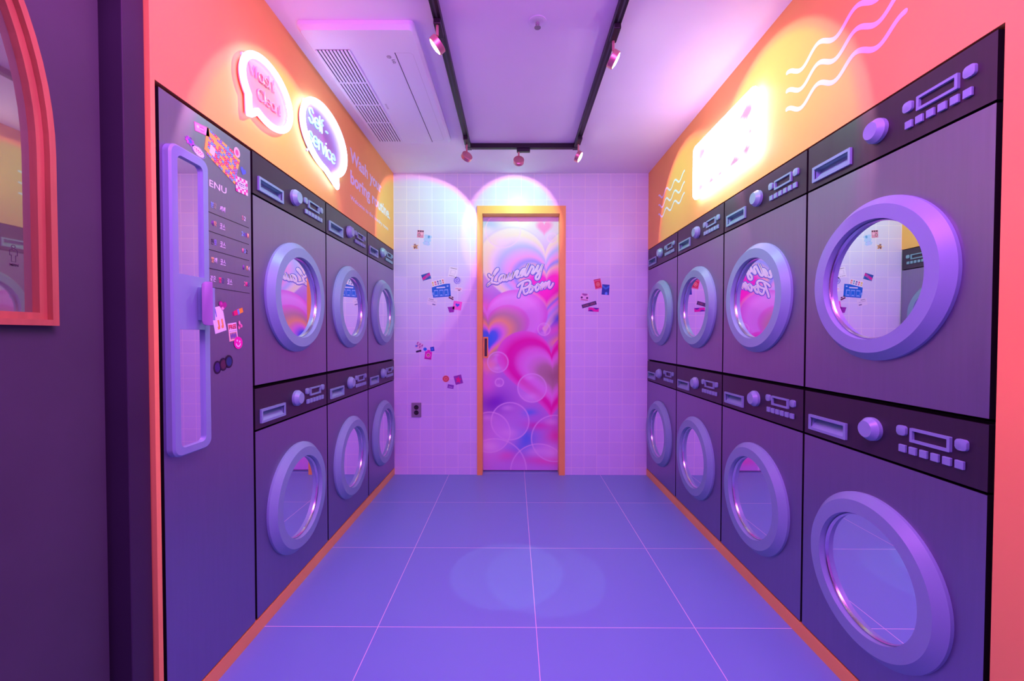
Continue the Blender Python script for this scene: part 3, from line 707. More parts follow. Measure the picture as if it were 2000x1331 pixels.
# ------------------------------------------------------------------ ceiling: air conditioner, sprinkler, track with five spotlights
ac = thing('air_conditioner', 'white ceiling cassette air conditioner with a slatted grille', 'air conditioner', (-0.644, 2.25, CE))
bm = bmesh.new()
o1 = [(x, z) for x, z in rrect(-0.241, 0.239, -0.520, 0.521, 0.02, 6)]
a = [bm.verts.new((x, y, -0.0005)) for x, y in o1]; b = [bm.verts.new((x, y, -0.016)) for x, y in o1]
o2 = rrect(-0.229, 0.227, -0.505, 0.506, 0.016, 6); c = [bm.verts.new((x, y, -0.030)) for x, y in o2]
for p, q in ((a, b), (b, c)):
    for k in range(len(p)): bm.faces.new((p[k], p[(k+1) % len(p)], q[(k+1) % len(p)], q[k]))
bm.faces.new(c); bm.faces.new(a[::-1])
link('casing', bm, M['white'], ac, True)
gr = link('grille_back', BM((-0.218, -0.072, -0.388, 0.482, -0.0306, -0.0301)), M['slot'], ac)
for k in range(10):
    x = -0.216 + k*0.0158
    link('grille_slat', BM((x-0.0052, x+0.0052, -0.388, 0.482, -0.0345, -0.0308, 0.001, 1)), M['white'], ac)
for y in (-0.150, 0.050, 0.240): link('grille_bar', BM((-0.218, -0.072, y-0.004, y+0.004, -0.0343, -0.0309)), M['white'], ac)
link('air_slot', BM((0.119, 0.1225, -0.367, 0.503-0.01, -0.0306, -0.0301)), M['slot'], ac)
bm = bmesh.new()
pp = [(0.121, -0.366), (0.185, -0.366), (0.198, -0.353), (0.200, 0.455), (0.188, 0.468), (0.122, 0.470)]
for p, q in zip(pp, pp[1:]):
    d = Vector((q[0]-p[0], q[1]-p[1])).normalized(); n2 = Vector((-d.y, d.x))*0.0007
    f = [bm.verts.new((p[0]+n2.x, p[1]+n2.y, -0.0303)), bm.verts.new((q[0]+n2.x, q[1]+n2.y, -0.0303)), bm.verts.new((q[0]-n2.x, q[1]-n2.y, -0.0303)), bm.verts.new((p[0]-n2.x, p[1]-n2.y, -0.0303))]
    bm.faces.new(f)
link('flap_joint', bm, M['louver'], ac)
# emblem: a disc with a simple face-like mark, and the two letters after it, read along the unit
bm = bmesh.new(); lathe(bm, [(0.0, -0.0006), (0.010, -0.0006), (0.010, 0), (0.0, 0)], 0, 0, 28, False)
em = link('emblem', bm, M['grey'], ac); em.rotation_euler = (R(90), 0, R(90)); em.location = (0.087, -0.339, -0.0302)
bm = bmesh.new(); tube(bm, arc(0, 0, 0.0062, 0.0062, 60, 360, 14) + [(0.0028, 0)], 0.0008, 0.4, 6, -0.0008); tube(bm, [(0, 0.003), (0, -0.003), (0.002, -0.003)], 0.0008, 0.4, 6, -0.0008)
link('emblem_mark', bm, M['white'], em)
tx = text_mesh('emblem_letters', 'LG', M['grey'], ac, 0, 0, 0.026, 0.013, 0.0004, 0.0, 0.03); tx.rotation_euler = (R(90), 0, R(90)); tx.location = (0.0935, -0.321, -0.0303)
bm = bmesh.new()
for k in range(4): box(bm, -0.0495, -0.0405, 0.045+k*0.0135, 0.055+k*0.0135, -0.0307, -0.0301)
link('indicator_mark', bm, M['louver'], ac)

sp = thing('ceiling_sprinkler', 'small white ceiling sprinkler between the two track rails', 'sprinkler', (0.0945, 1.742, CE))
def lathe_z(bm, prof, n=40):
    rings = [[bm.verts.new((r*math.cos(2*PI*k/n), r*math.sin(2*PI*k/n), z)) for k in range(n)] if r > 1e-6 else [bm.verts.new((0, 0, z))] for r, z in prof]
    for a, b in zip(rings, rings[1:]):
        for k in range(n):
            j = (k+1) % n
            if len(a) == 1: bm.faces.new((a[0], b[k], b[j]))
            elif len(b) == 1: bm.faces.new((a[k], a[j], b[0]))
            else: bm.faces.new((a[k], a[j], b[j], b[k]))
    return bm
bm = bmesh.new(); lathe_z(bm, [(0.0, -0.0005), (0.037, -0.0005), (0.0365, -0.0015), (0.024, -0.003), (0.021, -0.002), (0.0, -0.002)]); link('rosette', bm, M['white'], sp, True)
bm = bmesh.new(); lathe_z(bm, [(0.0, -0.005), (0.008, -0.005), (0.008, -0.012), (0.004, -0.016), (0.004, -0.022), (0.013, -0.023), (0.013, -0.0245), (0.0, -0.0245)]); link('nozzle', bm, M['grey'], sp, True)

tk = thing('lighting_track', 'black U shaped lighting track on the ceiling', 'track', (0.055, 2.84, CE))
RT, RH = 0.016, 0.030
def rail(name, x0, x1, y0, y1):
    bm = BM((x0, x1, y0, y1, -RH, -0.0005, 0.0015, 1))
    o = link(name, bm, M['black'], tk); return o
XA, XB = -0.302-0.055, 0.410-0.055
rail('rail', XA-RT, XA+RT, -2.3, -0.020); rail('rail', XB-RT, XB+RT, -2.3, -0.020)
rail('rail', XA+0.020, XB-0.020, -RT, RT)
for x in (XA, XB): link('corner_joint', BM((x-0.0195, x+0.0195, -0.0195, 0.0195, -RH-0.002, -0.0005, 0.001, 1)), M['black'], tk)
bm = bmesh.new()
for x in (XA, XB): box(bm, x-0.004, x+0.004, -2.3, -0.022, -RH-0.0006, -RH-0.0001)
box(bm, XA+0.022, XB-0.022, -0.004, 0.004, -RH-0.0006, -RH-0.0001)
link('conductor_slot', bm, M['slot'], tk)

def spot_color(l):
    """lens fringe: the beam is cool white and turns pink at its very rim"""
    l.use_nodes = True; n, k = l.node_tree.nodes, l.node_tree.links
    em_ = n['Emission']; tc = n.new('ShaderNodeTexCoord'); s_ = n.new('ShaderNodeSeparateXYZ'); k.new(tc.outputs['Normal'], s_.inputs[0])
    ab = n.new('ShaderNodeMath'); ab.operation = 'ABSOLUTE'; k.new(s_.outputs[2], ab.inputs[0])
    cr = n.new('ShaderNodeValToRGB'); k.new(ab.outputs[0], cr.inputs[0])
    e = cr.color_ramp.elements
    e[0].position = 0.800; e[0].color = (1.0, 0.30, 0.50, 1)
    e[1].position = 0.828; e[1].color = (0.85, 0.55, 0.72, 1)
    x = e.new(0.845); x.color = (0.34, 0.90, 0.52, 1)
    x = e.new(0.95); x.color = (0.33, 1.0, 0.45, 1)
    k.new(cr.outputs[0], em_.inputs['Color'])
def spotlight(label, x, y, hz, axis, energy, ad_rot=0.0):
    """adapter under the rail, thin stem, round rose-gold head aimed along axis"""
    t = thing('track_spotlight', label, 'spotlight', (x, y, CE-RH-0.0008), 0.0, 'track spotlights')
    ca, sa = math.cos(ad_rot), math.sin(ad_rot)
    bm = BM((-0.013, 0.075, -0.014, 0.014, -0.022, 0.0, 0.003, 2)); ad = link('adapter', bm, M['black'], t); ad.rotation_euler = (0, 0, ad_rot)
    h = hz - (CE-RH-0.0008)
    a_ = Vector(axis).normalized()
    bm = bmesh.new(); 
    for v in (0.0,):
        bmesh.ops.create_cone(bm, cap_ends=True, segments=16, radius1=0.0055, radius2=0.0055, depth=(-0.022-h-0.034), matrix=Matrix.Translation((0, 0, (-0.022+h+0.034)/2)))
    link('stem', bm, M['rose'], t, True)
    q = a_.to_track_quat('Z', 'Y').to_matrix().to_4x4()
    T = Matrix.Translation((0, 0, h)) @ q
    bm = bmesh.new(); lathe_z(bm, [(0.0, -0.013), (0.032, -0.013), (0.035, -0.011), (0.035, 0.011), (0.032, 0.013), (0.030, 0.0115), (0.0, 0.0115)]); bm.transform(T)
    hd = link('head', bm, M['rose'], t, True)
    bm = bmesh.new(); lathe_z(bm, [(0.0, 0.0120), (0.0295, 0.0120), (0.0295, 0.0135), (0.018, 0.0175), (0.0, 0.019)]); bm.transform(T)
    link('lens', bm, M['lens'], hd, True)
    l = bpy.data.lights.new('spot_beam', 'SPOT'); l.energy = energy; l.spot_size = R(73); l.spot_blend = 0.045; l.shadow_soft_size = 0.012; spot_color(l)
    lo = bpy.data.objects.new('spot_beam', l); C.objects.link(lo); lo.parent = t
    lo.matrix_local = Matrix.Translation(Vector((0, 0, h)) + a_*0.024) @ a_.to_track_quat('-Z', 'Y').to_matrix().to_4x4()
    return t
spotlight('near left track spotlight glowing towards the speech bubble signs', -0.302, 1.690, 2.250, (-0.779, 0.090, -0.621), 17, R(90))
spotlight('near right track spotlight glowing towards the large white waves', 0.410, 1.780, 2.250, (0.880, 0.020, -0.475), 20, R(-90))
spotlight('rose gold spotlight at the far left corner of the track', -0.302, 2.730, 2.248, (-0.523, 0.727, -0.445), 17, R(-90))
spotlight('round spotlight in the middle of the far rail, facing the door', 0.031, 2.840, 2.265, (-0.045, 0.915, -0.401), 12, 0.0)
spotlight('spotlight at the far right corner of the track, lens lit', 0.410, 2.730, 2.248, (0.854, -0.155, -0.497), 15, R(-90))

# ------------------------------------------------------------------ wall socket
so = wall_thing('wall_socket', 'dark double wall socket on the tiled back wall', 'socket', 'back', -0.770, 0.459)
link('plate', BM((-0.0385, 0.0385, -0.009, -0.0003, 0.0, 0.114, 0.002, 2)), M['grey'], so)
for z in (0.036, 0.078):
    bm = bmesh.new(); lathe(bm, [(0.0, -0.0095), (0.0165, -0.0095), (0.0185, -0.0105), (0.0185, -0.0085), (0.0, -0.0085)], 0.0, z, 32, False); oo = link('outlet', bm, M['line'], so, True)
    bm = bmesh.new()
    for x in (-0.007, 0.007): lathe(bm, [(0.0, -0.0112), (0.0026, -0.0112), (0.0026, -0.0092), (0.0, -0.0092)], x, z, 12, False)
    link('pin_hole', bm, M['slot'], oo)

# ------------------------------------------------------------------ stickers
def sticker(label, side, u, v, w_, h_, paint, rot_=0.0, mask=None, n=26, group='stickers on the tiled wall', out=0.0003):
    o = printed('sticker', w_, h_, n, max(6, int(n*h_/w_)), paint, None, None, 0.0006, mask, rot_)
    o.location = on(side, u, v, out); o.rotation_euler = (0, 0, FR[side][1])
    return tag(o, label, 'sticker', group)
ell = lambda u, v: np.hypot(u-0.5, v-0.5) < 0.5
def ht(u, v): return heart((u-0.5)*2.0, (v-0.56)*2.0) < 1.0
def back(px, py): return ((px-1004.1)*0.004034, 2.376-(py-340)*0.00404)
PXM = 0.00404
B = lambda label, px, py, wp, hp, paint, rot_=0.0, mask=None, n=26: sticker(label, 'back', *back(px, py), wp*PXM, hp*PXM, paint, R(rot_), mask, n)
def p_photo(u, v):
    i = fill(u, (0.75, 0.30, 0.45)); i = lay(i, inrect(u, v, 0, 1, .78, .95)*(np.abs(np.sin(u*9)) > .35), (0.03, 0.02, 0.05)); i = lay(i, soft(np.hypot(u-.3, v-.35)-.2, .1), (0.30, 0.08, 0.15)); i = lay(i, soft(np.hypot(u-.3, v-.35)-.11, .05), (0.7, .55, .6)); return lay(i, soft(np.hypot(u-.72, v-.55)-.18, .2), (0.95, 0.55, 0.70))
B('small pink and black square sticker, topmost on the tiles left of the door', 822, 457, 12.5, 14.5, p_photo, -4)
def p_blue(u, v):
    i = fill(u, (0.45, 0.68, 0.95)); i = lay(i, soft(np.hypot(u-.6, v-.85)-.14, .1), (0.10, 0.35, 0.65)); i = lay(i, inrect(u, v, .2, .8, .3, .38), (0.25, .45, .8)); return lay(i, soft(np.hypot(u-.5, v-.2)-.2, .3), (0.55, 0.62, 0.98))
B('pale blue sticker beside the pink and black square one', 835.3, 469, 15, 20, p_blue, -14, lambda u, v: (np.abs(u-.5) < .34+.16*np.sin(v*9)**2))
def p_star(u, v):
    i = fill(u, (0.88, 0.80, 0.72)); i = lay(i, soft(np.hypot((u-.55), v-.45)-.28, .1), (0.55, 0.28, 0.14)); i = lay(i, soft(np.hypot(u-.42, v-.35)-.1, .05), (0.15, 0.02, 0.06)); return lay(i, inrect(u, v, .35, .75, .72, .86), (0.25, .12, .2))
def starmask(u, v):
    a = np.arctan2(v-.5, u-.5); return np.hypot(u-.5, v-.5) < 0.34+0.16*np.cos(5*(a-PI/2))
B('tiny brown and cream star sticker under the pale blue one', 811.8, 481.5, 17, 15, p_star, 10, starmask)
def p_card(u, v):
    i = fill(u, (0.03, 0.12, 0.42)); i = lay(i, soft(np.abs((v-.5)-(u-.5)*.5)-.22, .15), (0.75, 0.02, 0.35)); return lay(i, soft(np.abs((v-.3)+.3*np.sin(u*7))-.05, .05), (0.05, 0.35, 0.60))
B('navy card sticker with a pink diagonal, left of the large blue sticker', 833, 540, 17, 12, p_card, 17)
def p_sheet(u, v):
    i = fill(u, (0.88, 0.88, 0.92)); i = lay(i, inrect(u, v, .12, .85, .86, .93)*(np.sin(u*60) > -.4), (0.06, 0.05, 0.12)); i = lay(i, inrect(u, v, .22, .8, .3, .72), (0.72, 0.70, 0.80)); i = lay(i, inrect(u, v, .28, .74, .35, .67), (0.90, 0.89, 0.93)); return lay(i, inrect(u, v, .1, .8, .10, .18)*(np.sin(u*50) > -.3), (0.35, 0.33, 0.42))
B('white printed sheet sticker above the lilac round one', 885.2, 531.5, 17, 20, p_sheet, -11)
def p_swirl(u, v):
    r = np.hypot(u-.5, v-.5); a = np.arctan2(v-.5, u-.5); return lay(fill(u, (0.60, 0.58, 0.92)), (np.sin(r*26-a) > .1).astype(float), (0.22, 0.20, 0.70))
B('lilac round swirl sticker under the white sheet', 893.8, 547, 14, 14, p_swirl, 0, ell)
def p_letters(u, v):
    i = fill(u, (0.93, 0.92, 0.93)); k = np.floor(u*5).astype(int) % 5; cc = np.array([(0.85, 0.65, 0.08), (0.85, 0.10, 0.25), (0.10, 0.10, 0.45), (0.05, 0.45, 0.50), (0.80, 0.25, 0.15)])
    f = u*5 % 1; m_ = (np.abs(f-.5) < .3) & (np.abs(v-.5) < .32) & ~((np.abs(f-.5) < .1) & (np.abs(v-.45) < .14)); return np.where(m_[..., None], cc[k], i)
B('small multicoloured lettering sticker on top of the large blue one', 856, 551.5, 25, 11, p_letters, 14, None, 60)
def p_machine(u, v):
    i = fill(u, (0.01, 0.16, 0.66)); i = lay(i, inrect(u, v, .25, .72, .70, .80), (0.75, 0.78, 0.95)); i = lay(i, soft(np.hypot(u-.86, v-.82)-.05, .03), (0.5, .75, 1))
    for cx in (.22, .50, .76):
        i = lay(i, inrect(u, v, cx-.11, cx+.11, .08, .58), (0.30, 0.52, 0.95)); i = lay(i, inrect(u, v, cx-.09, cx+.09, .10, .50), (0.01, 0.20, 0.72)); i = lay(i, inrect(u, v, cx-.06, cx+.05, .14, .18), (0.4, .65, 1))
    return lay(i, inrect(u, v, .0, .08, .2, .4), (0.25, .5, .95))
B('large blue sticker with three panels, centre of the cluster left of the door', 862.3, 567, 36, 25, p_machine, 4, lambda u, v: (v < .80+.2*np.clip(u*1.5, 0, 1)) & ((u > .04) | (v > .2)), 60)
def p_tag(u, v):
    i = fill(u, (0.88, 0.84, 0.90)); i = lay(i, inrect(u, v, .12, .85, .5, .75)*(np.sin(u*45) > -.3), (0.70, 0.10, 0.25)); return lay(i, inrect(u, v, .45, .75, .2, .4), (0.2, .05, .15))
B('small white tag sticker with red writing, right of the large blue one', 896, 564.5, 15, 8, p_tag, -6)
def p_receipt(u, v):
    i = fill(u, (0.84, 0.82, 0.90)); i = lay(i, inrect(u, v, .15, .6, .78, .86)*(np.sin(u*60) > -.4), (0.12, 0.1, 0.25)); i = lay(i, inrect(u, v, .1, .85, .55, .63)*(np.sin(u*50) > -.2), (0.15, .1, .25)); return lay(i, inrect(u, v, .6, .9, .12, .28), (0.2, 0.18, 0.4))
B('pale receipt sticker below the large blue one', 844.2, 589, 19, 14, p_receipt, -14)
B('tiny dark red slanted sticker at the lower right of the large blue one', 882, 581, 10, 6.5, lambda u, v: lay(fill(u, (0.75, 0.65, 0.8)), ((np.abs(v-.3) < .18) | (np.hypot(u-.65, v-.8) < .2)).astype(float), (0.10, 0.01, 0.05)), -26)
B('pink square sticker with a small blue heart', 893.7, 596, 16.5, 16.5, lambda u, v: lay(fill(u, (0.95, 0.16, 0.62)), soft(heart((u-.5)*4.2, (v-.55)*4.2)-1, .15), (0.05, 0.14, 0.70)), -9)
def p_crate(u, v):
    return lay(fill(u, (0.45, 0.04, 0.50)), ((np.sin(u*24) > .6) | (np.sin(v*20) > .6)).astype(float), (0.25, 0.02, 0.35))
B('purple basket shaped sticker touching the pink square', 882, 603.8, 14, 11, p_crate, 5, lambda u, v: (np.abs(u-.5) < .32+.18*v))
def p_script(u, v):
    i = fill(u, (0.85, 0.62, 0.75)); i = lay(i, soft(np.abs((v-.55)-.25*np.sin(u*16))-.12, .1), (0.40, 0.01, 0.35)); return lay(i, soft(np.hypot(u-.15, v-.25)-.15, .1), (0.06, 0.20, 0.75))
B('small pink lettering sticker above a black one, left part of the lower cluster', 818.8, 674.5, 13, 13, p_script, -30)
B('tiny black script sticker under the pink lettering', 817.8, 685.2, 10.5, 3.6, lambda u, v: lay(fill(u, (0.02, 0.01, 0.05)), (np.sin(u*40)*np.sin(v*5) > .75).astype(float), (0.3, .2, .4)), 14)
B('tiny round blue sticker left above the magenta bottle', 830.4, 681.3, 7, 6.5, lambda u, v: fill(u, (0.03, 0.20, 0.80)), 0, ell, 16)
B('tiny square blue sticker right above the magenta bottle', 844.6, 681, 7.5, 8.5, lambda u, v: lay(fill(u, (0.02, 0.10, 0.55)), soft(np.hypot(u-.5, v-.5)-.2, .15), (0.10, 0.35, 0.9)), 8, None, 16)
def p_bottle(u, v):
    i = fill(u, (0.80, 0.02, 0.50)); i = lay(i, soft(np.hypot(u-.5, (v-.45)*1.3)-.3, .06), (0.95, 0.40, 0.70)); i = lay(i, soft(np.hypot(u-.5, (v-.45)*1.3)-.2, .06), (0.35, 0.15, 0.15)); i = lay(i, soft(np.hypot(u-.5, (v-.42)*1.3)-.09, .05), (0.9, 0.5, 0.5)); return lay(i, inrect(u, v, .05, .95, .05, .12), (0.4, .02, .3))
B('magenta bottle shaped sticker in the lower cluster', 836.7, 692, 13.5, 18.5, p_bottle, -7, lambda u, v: (np.abs(u-.5) < .5) & ((v < .82) | (np.abs(u-.5) < .25)))
B('coral round ring sticker low on the tiles above the socket', 871, 739.3, 13, 13, lambda u, v: lay(lay(fill(u, (0.90, 0.26, 0.20)), soft(np.abs(np.hypot(u-.5, v-.5)-.36)-.05, .03), (0.55, 0.06, 0.10)), soft(np.hypot(u-.52, v-.5)-.12, .08), (0.75, 0.10, 0.12)), 0, ell)
def p_redstar(u, v):
    a = np.arctan2(v-.5, u-.5); i = fill(u, (0.32, 0.08, 0.45)); return lay(i, soft(np.hypot(u-.5, v-.48)-.28-.10*np.cos(5*a), .1), (0.85, 0.02, 0.25))
B('purple card sticker with a red burst, right of the coral ring', 895.5, 741, 15, 17.5, p_redstar, 14)
B('small violet label sticker below the coral ring', 880.3, 754.5, 12, 7.5, lambda u, v: lay(fill(u, (0.28, 0.10, 0.48)), inrect(u, v, .2, .8, .25, .5), (0.60, 0.42, 0.75)), -10)
def p_redcard(u, v):
    i = fill(u, (0.85, 0.16, 0.28)); i = lay(i, inrect(u, v, .08, .92, .12, .78), (0.75, 0.04, 0.08)); i = lay(i, soft(np.abs(np.hypot(u-.5, (v-.45)*1.2)-.22)-.04, .04), (0.95, 0.45, 0.30)); i = lay(i, soft(np.hypot(u-.5, (v-.45)*1.2)-.1, .06), (.95, .5, .35)); return lay(i, inrect(u, v, 0, 1, .94, 1), (0.35, .02, .08))
B('red card sticker, uppermost right of the door', 1167.7, 553.7, 13.5, 19, p_redcard, 11)
def p_bluecard(u, v):
    i = fill(u, (0.02, 0.08, 0.42)); i = lay(i, soft(np.abs((v-.6)-.5*np.abs(u-.5))-.10, .08), (0.05, 0.28, 0.72)); return lay(i, soft(np.hypot(u-.62, v-.1)-.18, .1), (0.15, 0.40, 0.95))
B('blue card sticker overlapping the red one right of the door', 1182.8, 565, 14.5, 20, p_bluecard, -4)
def p_car(u, v):
    i = fill(u, (0.92, 0.70, 0.86)); i = lay(i, soft(np.hypot(u-.5, (v-.9)*1.6)-.33, .1), (0.42, 0.14, 0.40)); i = lay(i, soft(np.hypot((u-.17)*1.2, (v-.42))-.15, .05), (0.10, 0.01, 0.16)); i = lay(i, soft(np.hypot((u-.83)*1.2, (v-.42))-.15, .05), (0.10, .01, .16)); return lay(i, inrect(u, v, .1, .95, .06, .15), (0.35, .04, .18))
B('white sticker with a purple roof and two dark spots, right of the door', 1141.8, 579.5, 16, 14, p_car, -6, lambda u, v: (np.abs(u-.5) < .5-.22*np.clip(v-.6, 0, 1)))
B('long dark strip sticker tilted up, right of the door', 1150.9, 594, 29, 7.2, lambda u, v: lay(fill(u, (0.07, 0.06, 0.16)), inrect(u, v, .06, .94, .25, .75)*(np.sin(u*60) > -.2)*(np.abs(u-.5) > .06), (0.35, 0.12, 0.18)), 16, None, 60)
B('short magenta strip sticker under the long dark one', 1159.6, 603.8, 20.5, 7.6, lambda u, v: lay(fill(u, (0.85, 0.01, 0.42)), soft(np.abs(v-.5-.35*np.sin(u*6.3))*-1+.42, .1), (0.12, 0.03, 0.40)), -4, None, 40)

# stickers on the tall cabinet
K = lambda label, u, v, w_, h_, paint, rot_=0.0, mask=None, n=26, out=0.0003: sticker(label, 'left', u, v, w_, h_, paint, R(rot_), mask, n, 'stickers on the tall cabinet', out)
def p_mosaic(u, v):
    cx, cy = np.floor(u*14).astype(int), np.floor(v*11).astype(int)
    h = (cx*3 + cy*5 + (cx//2)*(cy % 3) + (cx*cy) % 7) % 5
    pal = np.array([(0.98, 0.55, 0.12), (0.02, 0.34, 0.62), (0.78, 0.01, 0.12), (0.16, 0.10, 0.50), (0.98, 0.55, 0.12)])
    fu, fv = u*14 % 1, v*11 % 1; d = np.maximum(np.abs(fu-.5), np.abs(fv-.5))
    i = fill(u, (1.0, 0.56, 0.10)); sq = (d < .42) & (h != 0) & (h != 4)
    i = np.where(sq[..., None], pal[h], i); i = np.where(((d < .14) & sq)[..., None], np.array((0.92, 0.86, 0.92)), i)
    return lay(i, inrect(u, v, .14, .29, .18, .50), (0.90, 0.82, 0.90))
def mosaic_shape(gx, gz):
    # a leaning four sided patch whose right end drops
    tl, tr, br, bl = (1.3150, 1.7470), (1.4740, 1.7190), (1.4430, 1.6170), (1.3010, 1.6660)
    a = np.array(bl)[None, None]*(1-gx[..., None])+np.array(br)[None, None]*gx[..., None]
    b = np.array(tl)[None, None]*(1-gx[..., None])+np.array(tr)[None, None]*gx[..., None]
    p = a*(1-gz[..., None])+b*gz[..., None]; return p[..., 0]-1.385, p[..., 1]-1.685
def mosaic_mask(u, v): return ~((u < .07) & (v < .10)) & ~((u > .92) & (v > .90))
ms = printed('sticker', 1, 1, 168, 132, p_mosaic, None, None, 0.0006, mosaic_mask, 0.0, shear=mosaic_shape)
ms.location = on('left', 1.385, 1.685, 0.0003); ms.rotation_euler = (0, 0, R(90)); tag(ms, 'big checkered patch sticker of red, blue and yellow squares above the menu heading', 'sticker', 'stickers on the tall cabinet')
def p_ticket(u, v):
    i = fill(u, (0.85, 0.16, 0.48)); i = lay(i, inrect(u, v, .03, .97, .10, .90), (0.92, 0.40, 0.62)); i = lay(i, soft(np.hypot((u-.5)*1.6, v-.5)-.30, .05), (0.95, 0.18, 0.55)); i = lay(i, soft(np.hypot((u-.22), (v-.6)*.6)-.09, .04), (0.9, .85, .9)); i = lay(i, soft(np.hypot((u-.8), (v-.4)*.6)-.09, .04), (0.55, .6, .65)); return lay(i, inrect(u, v, .35, .65, .44, .56), (0.95, .65, .8))
K('pink ticket sticker at the upper left corner of the checkered patch', 1.2935, 1.7295, 0.060, 0.026, p_ticket, 8, None, 40)
def p_ribbon(u, v):
    i = fill(u, (0.42, 0.08, 0.62)); i = lay(i, soft(np.hypot(u-.5, v-.5)-.22, .08), (0.08, 0.18, 0.72)); i = lay(i, soft(np.hypot(u-.25, v-.35)-.14, .08), (0.85, 0.12, 0.45)); return lay(i, inrect(u, v, .4, .7, .8, .95), (0.15, .08, .3))
K('purple frilled badge sticker above the mirror frame', 1.2445, 1.6720, 0.040, 0.026, p_ribbon, -6, lambda u, v: np.hypot(u-.5, v-.5) < .42+.07*np.cos(9*np.arctan2(v-.5, u-.5)))
def p_oval(u, v):
    r = np.hypot(u-.5, v-.5); i = fill(u, (0.88, 0.80, 0.92)); i = lay(i, soft(np.abs(r-.46)-.03, .02), (0.05, 0.04, 0.30)); i = lay(i, inrect(u, v, .16, .84, .52, .68)*(np.sin(u*44) > -.4), (0.80, 0.03, 0.22)); return lay(i, inrect(u, v, .22, .8, .32, .44)*(np.sin(u*40) > -.3), (0.75, .05, .3))
K('white oval sticker with red writing and a dark rim beside the purple badge', 1.2780, 1.6555, 0.054, 0.028, p_oval, -12, ell, 44)
def p_flower(u, v):
    r = np.hypot(u-.5, v-.5); i = fill(u, (0.95, 0.62, 0.58)); return lay(i, soft(np.hypot((u-.5)*1.1, (v-.48))-.30, .06), (0.85, 0.12, 0.30))
K('round peach sticker with a red centre at the upper right of the checkered patch', 1.4545, 1.7290, 0.0315, 0.0335, p_flower, 0, ell, 30, 0.0012)
K('blue heart sticker right of the checkered patch', 1.4880, 1.6765, 0.0290, 0.0290, lambda u, v: fill(u, (0.10, 0.16, 0.72)), -15, ht, 36)
def p_check(u, v):
    c_ = ((np.floor(u*6)+np.floor(v*5)) % 2); i = np.where(c_[..., None] > 0, np.array((0.92, 0.90, 0.94)), np.array((0.85, 0.06, 0.38))); i = lay(i, soft(np.hypot((u-.5), (v-.52)*1.9)-.42, .03), (0.05, 0.04, 0.12)); i = lay(i, soft(np.hypot((u-.5), (v-.52)*1.9)-.38, .03), (0.90, 0.88, 0.93)); return lay(i, (inrect(u, v, .2, .8, .54, .64)+inrect(u, v, .2, .8, .42, .50))*(np.sin(u*42) > -.4), (0.08, .05, .2))
K('pink and white checked label sticker at the lower right of the checkered patch', 1.4785, 1.6240, 0.064, 0.052, p_check, 3, None, 60, 0.0012)
def p_gem(u, v):
    i = fill(u, (0.42, 0.02, 0.26)); i = lay(i, soft(np.abs(v-.25)+np.abs(u-.5)*.8-.2, .05), (0.95, 0.42, 0.62)); return lay(i, soft(np.hypot(u-.3, v-.7)-.12, .1), (0.70, .05, .4))
K('dark magenta heart sticker on the corner of the sock paper', 1.3745, 1.2005, 0.037, 0.034, p_gem, -5, ht, 36, 0.0012)
def p_socks(u, v):
    i = fill(u, (0.90, 0.84, 0.92)); i = lay(i, inrect(u, v, .05, .40, .62, .95)*(np.sin(u*40) > -.5), (0.14, 0.18, 0.62))
    for cx in (.45, .78): i = lay(i, (inrect(u, v, cx-.09, cx+.06, .18, .50) + inrect(u, v, cx-.16, cx+.04, .12, .24)), (0.92, 0.42, 0.10))
    return i
K('white paper sticker with orange socks beside the cabinet handle', 1.3560, 1.1560, 0.054, 0.082, p_socks, 14, None, 40)
def p_pill(u, v):
    i = fill(u, (0.85, 0.02, 0.14)); i = lay(i, inrect(u, v, .46, .64, 0, 1), (0.15, 0.30, 0.85)); i = lay(i, inrect(u, v, .64, 1, 0, 1), (0.95, 0.45, 0.03)); return lay(i, inrect(u, v, 0, .12, 0, 1), (0.30, .01, .2))
K('small red, blue and yellow capsule sticker under the menu', 1.4510, 1.1855, 0.056, 0.019, p_pill, 18, lambda u, v: np.abs(v-.5) < .5-.25*np.abs(u-.55), 40)
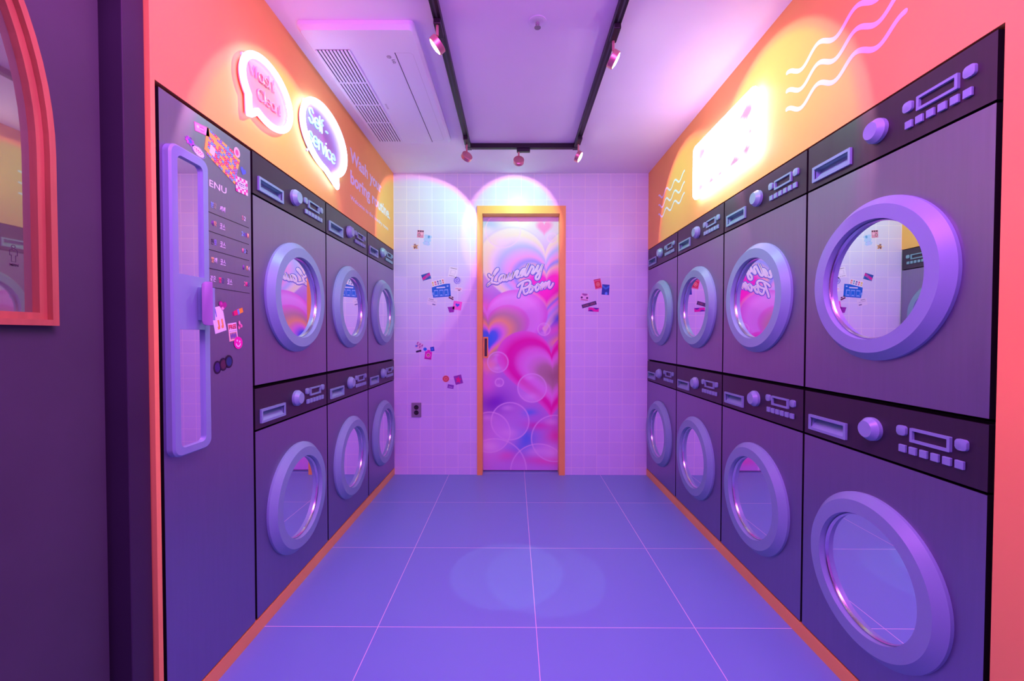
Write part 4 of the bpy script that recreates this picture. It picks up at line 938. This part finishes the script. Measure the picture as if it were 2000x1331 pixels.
def p_free(u, v):
    i = fill(u, (0.92, 0.78, 0.82)); i = lay(i, inrect(u, v, 0, 1, 0, .06)+inrect(u, v, 0, .05, 0, 1), (0.92, 0.45, 0.20)); i = lay(i, inrect(u, v, .1, .95, .53, .57)*(np.sin(u*50) > -.3), (0.3, .1, .3)); i = lay(i, inrect(u, v, .1, .92, .10, .48), (0.85, 0.48, 0.25))
    for cx in (.24, .42, .60, .78): i = lay(i, soft(np.hypot((u-cx)*1.0, (v-.28)*.42)-.075, .03), (0.12, 0.06, 0.42))
    return i
fr = K('white card sticker reading FREE with a row of dark bottles', 1.4240, 1.1170, 0.044, 0.060, p_free, 8, None, 44)
text_mesh('lettering', 'FREE', mat('red_ink', (0.75, 0.01, 0.06), 0.5), fr, -0.0195, 0.0075, 0.038, 0.0150, 0.0004, -0.0006, 0.035, R(8))
def p_bow(u, v):
    i = fill(u, (0.92, 0.22, 0.42)); i = lay(i, soft(np.hypot(u-.45, v-.45)-.13, .06), (0.30, 0.02, 0.14)); return lay(i, soft(np.hypot(u-.5, v-.8)-.14, .1), (0.95, .5, .6))
K('small pink bow sticker at the upper right of the FREE card', 1.4600, 1.1400, 0.027, 0.034, p_bow, 10, lambda u, v: np.hypot(u-.5, v-.5) < .34+.14*np.cos(3*np.arctan2(v-.5, u-.5)+1), 32, 0.0012)
def p_smile(u, v):
    i = fill(u, (0.92, 0.01, 0.40)); i = lay(i, soft(np.abs(np.hypot(u-.5, v-.45)-.24)-.05, .04)*(v < .45), (0.95, 0.80, 0.90))
    for cx, cy in ((.36, .68), (.66, .60)): i = lay(i, soft(np.hypot(u-cx, v-cy)-.08, .04), (0.95, 0.8, 0.9))
    return i
K('round magenta smiley sticker at the lower right of the FREE card', 1.4500, 1.0800, 0.044, 0.042, p_smile, 0, ell, 36, 0.0012)
def p_dark(c):
    return lambda u, v: lay(fill(u, (0.02, 0.008, 0.03)), soft(np.hypot(u-.5, v-.5)-.36, .05), c)
K('dark oval sticker with a violet centre, first of three overlapping under the FREE card', 1.3475, 1.0030, 0.034, 0.042, p_dark((0.05, 0.02, 0.16)), 0, ell, 30)
K('dark oval sticker with a brown centre, middle of three overlapping under the FREE card', 1.3745, 1.0110, 0.034, 0.042, p_dark((0.10, 0.03, 0.06)), 0, ell, 30, 0.0010)
K('dark oval sticker with a blue centre, last of three overlapping under the FREE card', 1.4010, 1.0185, 0.036, 0.042, p_dark((0.02, 0.05, 0.16)), 0, ell, 30, 0.0017)
